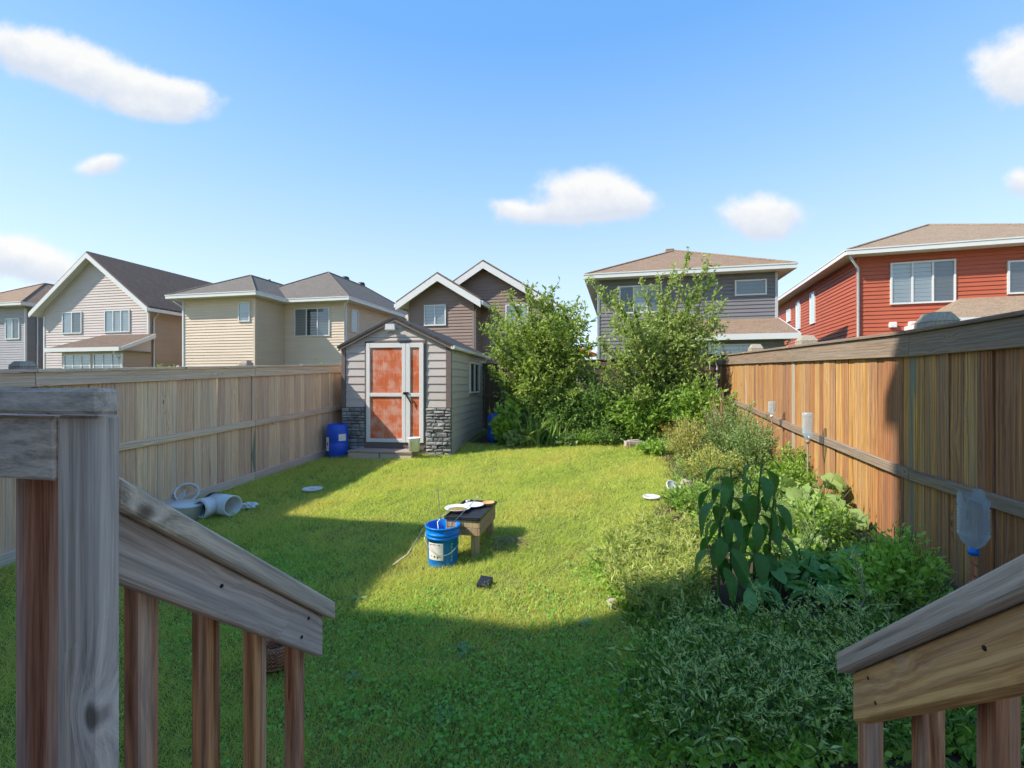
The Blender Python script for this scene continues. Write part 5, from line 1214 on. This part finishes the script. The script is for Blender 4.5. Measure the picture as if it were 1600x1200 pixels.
MB().cbox(-TW-.012, .012, -.015, TL+.01, hz-.022, hz-.006, .004).cbox(-TW-.012, .012, -.015, -.003, hz-.0055, hz+.006, .002).cbox(-TW-.012, .012, TL-.002, TL+.01, hz-.0055, hz+.006, .002) \
    .cbox(-.0, .012, -.002, TL-.003, hz-.0055, hz+.006, .002).cbox(-TW-.012, -TW, -.002, TL-.003, hz-.0055, hz+.006, .002).build('tray_top', MAT['black'], tb)
def on_table(px, py): Y = (CAMZ-c0.z)*F/(py-CY); return Vector(((px-CX)/F*Y, Y, c0.z-.004))
def dish(name, label, p, r, h, m, fill=None, cat='plate'):
    t = thing(name, label, cat, p)
    MB().lathe([(0,.002),(r*.6,.0),(r*.7,.004),(r,h),(r*1.02,h+.003),(r*.98,h+.004),(r*.68,.010),(0,.008)], 32).build('rim', m, t)
    if fill: MB().lathe([(0,.016),(r*.5,.018),(r*.72,.012),(r*.76,.0105)], 24).build('contents', fill, t)
    return t
dish('plate', 'white dish with brown dried seeds on the black tray', on_table(715, 797), .125, .028, MAT['white_plastic'], dirty('dried_seeds', (.28,.21,.07), .9, .9, 40, 150, .1, .01))
dish('plate', 'empty white plate behind the seed dish on the black tray', on_table(737, 795)+Vector((.012, .10, 0)), .10, .02, MAT['white_plastic'])
dish('bowl', 'small orange bowl at the back corner of the black tray', on_table(763, 789), .062, .03, dirty('orange_bowl', (.62,.36,.15), .5, .15), dirty('orange_fill', (.60,.40,.18), .8, .4, 30), 'bowl')
p = on_table(731, 786); t = thing('tin_cup', 'small grey cup at the back edge of the black tray', 'cup', p); MB().lathe([(0,0),(.022,0),(.025,.035),(.022,.035),(.02,.003),(0,.003)], 18).build('body', MAT['wire'], t)
t = thing('wire_tangle', 'tangle of dry twigs lying in the table shadow', 'twigs', gp(798, 855))
for k in range(26):
    a = R.uniform(0, 6.3); q = Vector((R.uniform(-.16, .16), R.uniform(-.1, .1), .03)); d = Vector((math.cos(a), math.sin(a), R.uniform(-.1, .3)))*R.uniform(.06, .13)
    MB().tube([q-d, q+Vector((0, 0, .03)), q+d], .003, 4).build('twig', MAT['stem_dry'], t)
# dark box in the grass
p = gp(757, 916); t = thing('dark_box', 'small dark solar lamp lying in the sunny grass', 'lamp', p, -.25); t.scale = (.8, .8, .8)
MB().add([(-.065,-.06,.01),(.055,-.06,.01),(.07,.06,.01),(-.055,.06,.01),(-.065,-.06,.035),(.055,-.06,.03),(.07,.06,.075),(-.055,.06,.08)], [(3,2,1,0),(4,5,6,7),(0,1,5,4),(1,2,6,5),(2,3,7,6),(3,0,4,7)]).build('panel', MAT['black'], t)
MB().cbox(-.05, .05, -.04, .04, -.005, .008, .004).build('base', MAT['dark_metal'], t)
# barrels
def barrel(label, p, r, h, lab=True):
    t = thing('blue_barrel', label, 'barrel', p)
    MB().lathe([(0,.005),(r*.80,.005),(r*.90,.03),(r,.10*h/.6),(r,.24*h/.6),(r*.965,.26*h/.6),(r*.965,.28*h/.6),(r,.30*h/.6),(r,.50*h/.6),(r*.95,.56*h/.6),(r*.86,.585*h/.6),(r*.86,h),(r*.80,h),(r*.80,h-.02),(0,h-.015)], 36).build('body', MAT['blue_plastic'], t)
    MB().lathe([(0,0),(.03,0),(.03,.02),(0,.02)], 12, Matrix.Translation((r*.4, 0, h-.016))).build('bung', MAT['black'], t)
    if lab:
        va = math.atan2(-p.y, -p.x)
        for (a0, a1, z0, z1) in ((.12, .85, .33, .46), (-1.25, -.80, .14, .40)):
            mb = MB()
            for k in range(6):
                t0, t1 = va+a0+(a1-a0)*k/6, va+a0+(a1-a0)*(k+1)/6
                mb.quad(*[((r+.003)*math.cos(q), (r+.003)*math.sin(q), z) for q, z in ((t0, z0), (t1, z0), (t1, z1), (t0, z1))])
            l_ = mb.build('paper_label', MAT['paper'], t)
            if a0 < 0: MB().quad(*[((r+.006)*math.cos(va-1.05+q), (r+.006)*math.sin(va-1.05+q), z) for q, z in ((0, .24), (.12, .24), (.12, .30), (0, .30))]).build('print', MAT['black'], l_)
    return t
p = gp(527, 714); barrel('blue plastic barrel with white labels between left fence and shed', p, .205, .64)
p = Vector((*at(775, 0, 10.2).xy, 0)); p.z = g(p.x, p.y); barrel('blue barrel half hidden behind the vine at the shed side', p, .19, .62, False)
# white pail on the shed step
p = at(647, 705, 8.62); p.z = zw(704, 8.7)+.001; t = thing('white_pail', 'white plastic pail standing on the shed step', 'pail', p)
MB().lathe([(0,.0),(.095,.0),(.112,.24),(.118,.245),(.118,.255),(.108,.255),(.09,.008),(0,.008)], 28).build('body', dirty('bright_white_plastic', (.86,.86,.85), .35, .06, 8), t)
MB().tube([(.115*math.cos(a), .115*math.sin(a)-.02*math.sin(a), .235-.10*abs(math.sin(a))) for a in np.linspace(math.pi, 2*math.pi, 11)], .003, 5).build('handle', MAT['wire'], t)
# pails, lids and pipe by the fence
wp = MAT['white_plastic']
p = gp(290, 812); t = thing('white_tub', 'white plastic tub with its lid loose by the left fence', 'tub', p)
MB().lathe([(0,0),(.15,0),(.165,.15),(.172,.155),(.172,.175),(.16,.175),(.145,.01),(0,.01)], 30).build('body', wp, t)
MB().lathe([(0,.012),(.172,.010),(.178,.0),(.182,.0),(.180,.02),(0,.022)], 30, Matrix.Translation((.0, 0, .178)) @ Matrix.Rotation(.10, 4, 'Y')).build('lid', wp, t)
p = gp(266, 792); t = thing('round_disc', 'white lid leaning on the pile by the left fence', 'lid', p)
LM = Matrix.Translation((0, 0, .15)) @ Matrix.Rotation(.75, 4, 'X') @ Matrix.Rotation(.3, 4, 'Y')
MB().lathe([(0,.010),(.15,.010),(.155,.018),(.165,.018),(.168,.0),(.163,-.004),(.15,.0),(0,.0)], 32, LM).build('disc', wp, t); MB().cbox(-.03, .03, -.012, .012, .0105, .02, .003, LM).build('spout_plug', MAT['black'], t)
p = gp(292, 790); t = thing('pail_ring', 'white open ring standing in the pile by the left fence', 'ring', p)
MB().lathe([(.12,-.02),(.14,-.02),(.14,.02),(.12,.02),(.12,-.02)], 30, Matrix.Translation((0, 0, .165)) @ Matrix.Rotation(.8, 4, 'X') @ Matrix.Rotation(.4, 4, 'Y')).build('hoop', wp, t)
p = gp(331, 808); t = thing('pipe_tee', 'large white pipe fitting with its open end facing the deck', 'pipe', p)
m1 = Matrix.Translation((0, .0, .125)) @ Matrix.Rotation(-.35, 4, 'Z')
MB().lathe([(.108,-.17),(.125,-.17),(.125,.17),(.108,.17),(.108,-.17)], 32, m1 @ Matrix.Translation((.03, .12, .0)) @ Matrix.Rotation(math.pi/2, 4, 'Y')).build('barrel_pipe', wp, t)
MB().lathe([(.093,.0),(.118,.0),(.122,.02),(.118,.13),(.10,.13),(.093,.0)], 32, m1 @ Matrix.Translation((-.03, -.125, 0)) @ Matrix.Rotation(-math.pi/2, 4, 'X')).build('socket', wp, t)
MB().lathe([(.127,.0),(.132,.0),(.132,.05),(.127,.05)], 32, m1 @ Matrix.Translation((-.16, .12, .0)) @ Matrix.Rotation(math.pi/2, 4, 'Y')).build('rubber_band', MAT['black'], t)
p = gp(390, 796); t = thing('crumpled_bag', 'crumpled white bag on the shaded grass near the left fence', 'bag', p)
bm = bmesh.new(); bmesh.ops.create_icosphere(bm, subdivisions=3, radius=1)
for v in bm.verts:
    n_ = .75+.35*math.sin(v.co.x*5+v.co.y*3)*math.sin(v.co.z*6+v.co.x*4)+.12*R.uniform(-1, 1); v.co = Vector((v.co.x*.115*n_, v.co.y*.07*n_, max(-.01, .05+v.co.z*.05*n_)))
me_ = bpy.data.meshes.new('film'); bm.to_mesh(me_); bm.free(); ob('film', me_, wp, t)
def lid(label, px, py, r, tilt=0.0, rz=0.0, lift=.035, slot=True):
    p = gp(px, py); t = thing('round_disc', label, 'lid', p); M_ = Matrix.Translation((0, 0, lift+r*abs(math.sin(tilt)))) @ Matrix.Rotation(rz, 4, 'Z') @ Matrix.Rotation(tilt, 4, 'X')
    MB().lathe([(0,.006),(r*.86,.006),(r*.9,.014),(r,.014),(r*1.01,-.006),(r*.97,-.006),(r*.9,.0),(0,.0)], 32, M_).build('disc', wp, t)
    if slot: MB().cbox(-.03, .03, -.012, .012, .0065, .012, .002, M_).build('spout_plug', MAT['rail_grey'], t)
lid('white pail lid lying flat on shaded grass before the shed', 488, 768, .135); lid('white lid lying flat in sunny grass by the garden bed', 1018, 781, .105, slot=False)
lid('white lid tilted on its edge against the pink edging stone', 1052, 772, .10, .75, .5, .02, False)
def rock(name, label, px, py, sx, sy, sz, m, seed, rot=0.0, tilt=0.0):
    p = gp(px, py); t = thing(name, label, 'stone', p); r_ = random.Random(seed); bm = bmesh.new(); bmesh.ops.create_cube(bm, size=1); bmesh.ops.bevel(bm, geom=bm.edges[:], offset=.16, segments=2, affect='EDGES'); bmesh.ops.subdivide_edges(bm, edges=bm.edges[:], cuts=1, use_grid_fill=True)
    for v in bm.verts: k = 1+r_.uniform(-.07, .07); v.co = Vector((v.co.x*sx*k, v.co.y*sy*k, v.co.z*sz*k+sz*.42))
    bm.transform(Matrix.Rotation(rot, 4, 'Z') @ Matrix.Rotation(tilt, 4, 'Y')); me_ = bpy.data.meshes.new('block'); bm.to_mesh(me_); bm.free(); ob('block', me_, m, t)
rock('edging_stone', 'grey pink rock at the back edge of the lawn', 990, 698, .34, .2, .15, MAT['stone_tan'], 1, .1)
rock('edging_stone', 'pinkish slab standing on edge behind the tilted white lid', 1071, 778, .08, .20, .24, MAT['stone_tan'], 2, .3, .1)
rock('edging_stone', 'flat pinkish stone sunk in the grass at the near bed corner', 966, 946, .16, .10, .05, MAT['stone_tan'], 3, .4)
# woven orange pot behind the left handrail
p = gp(432, 1042); t = thing('woven_pot', 'orange woven pot partly hidden behind the left stair balusters', 'pot', p)
wvn = mat('orange_weave', (.42,.17,.08), .8); nt, bs = parts_of(wvn); tcn = nd(nt, 'ShaderNodeTexCoord'); ck = nd(nt, 'ShaderNodeTexChecker', _Vector=tcn.outputs['Object'], _Scale=95.0); nt.links.new(mix_(nt, ck.outputs[1], (.46,.19,.09), (.16,.06,.03)), bs.inputs['Base Color'])
MB().lathe([(0,.0),(.07,.0),(.09,.04),(.092,.10),(.08,.145),(.072,.145),(.08,.10),(.06,.01),(0,.01)], 28).build('body', wvn, t)
for k in range(5): MB().lathe([(.088+.004*math.sin(k*.8), -.004), (.096, 0), (.088+.004*math.sin(k*.8), .004)], 28, Matrix.Translation((0, 0, .03+k*.024))).build('hoop', wvn, t)
# upturned plastic bottles on stakes along the cedar fence
CLR = bpy.data.materials.new('clear_plastic'); CLR.use_nodes = True; nt = CLR.node_tree; nt.nodes.clear()
lw = nd(nt, 'ShaderNodeLayerWeight', _Blend=.35); gl = nd(nt, 'ShaderNodeBsdfPrincipled', _Base_Color=(.62,.74,.82,1), _Roughness=.12); tr = nd(nt, 'ShaderNodeBsdfTransparent', _Color=(.82,.90,.95,1))
mx = nd(nt, 'ShaderNodeMixShader', _0=math_(nt, 'ADD', math_(nt, 'MULTIPLY', lw.outputs['Facing'], .6), .20, True), _1=tr.outputs[0], _2=gl.outputs[0]); oo = nd(nt, 'ShaderNodeOutputMaterial'); nt.links.new(mx.outputs[0], oo.inputs[0])
def bottle(label, px, pyt, pyb, Y, r, stake_r, capm, twist=False, body=CLR, ragged=False):
    b = at(px, pyb, Y); top = at(px, pyt, Y).z; zg = g(b.x, b.y); h = top-b.z; t = thing('upturned_bottle', label, 'bottle', (b.x, b.y, zg)); z0 = b.z-zg
    pr = [(.016, z0), (.018, z0+.02*h/.3), (r*.7, z0+h*.16), (r*.97, z0+h*.30)]
    for k in range(9): zz = z0+h*(.34+.055*k); pr += [(r*1.0, zz), (r*.90, zz+h*.022)]
    pr += [(r, z0+h*.88), (r, z0+h)]
    if not ragged: pr += [(r*.8, z0+h*1.03), (0, z0+h*1.02)]
    mb = MB().lathe(pr, 24)
    if ragged: mb.v = [(x, y, z+(.03*math.sin(math.atan2(y, x)*2.3)+.015*math.sin(math.atan2(y, x)*5) if z > z0+h*.95 else 0)) for x, y, z in mb.v]
    mb.build('bottle_body', body, t)
    MB().lathe([(0, z0-.015), (.021, z0-.015), (.021, z0+.015), (0, z0+.015)], 16).build('cap', capm, t)
    pts = [(0, 0, -.1), (0, 0, z0-.016)]
    st = MB().tube(pts, stake_r, 8)
    if twist: st.tube([(stake_r*1.25*math.cos(k*.9), stake_r*1.25*math.sin(k*.9), z0-.02-k*.008) for k in range(90)], stake_r*.35, 4)
    st.build('stake', MAT['step'] if not twist else MAT['baluster'], t)
bottle('large ribbed clear bottle upside down on a twisted stake by the right handrail', 1521, 775, 862, 2.3, .062, .012, MAT['pail_blue'], True, ragged=True)
bottle('small clear bottle upside down on a stake at the far end of the fence rail', 1206, 628, 650, 6.6, .05, .008, wp)
bottle('cloudy bottle upside down on a thin stake in front of the middle fence rail', 1262, 646, 690, 5.3, .055, .009, MAT['stem_dry'], body=CLR)
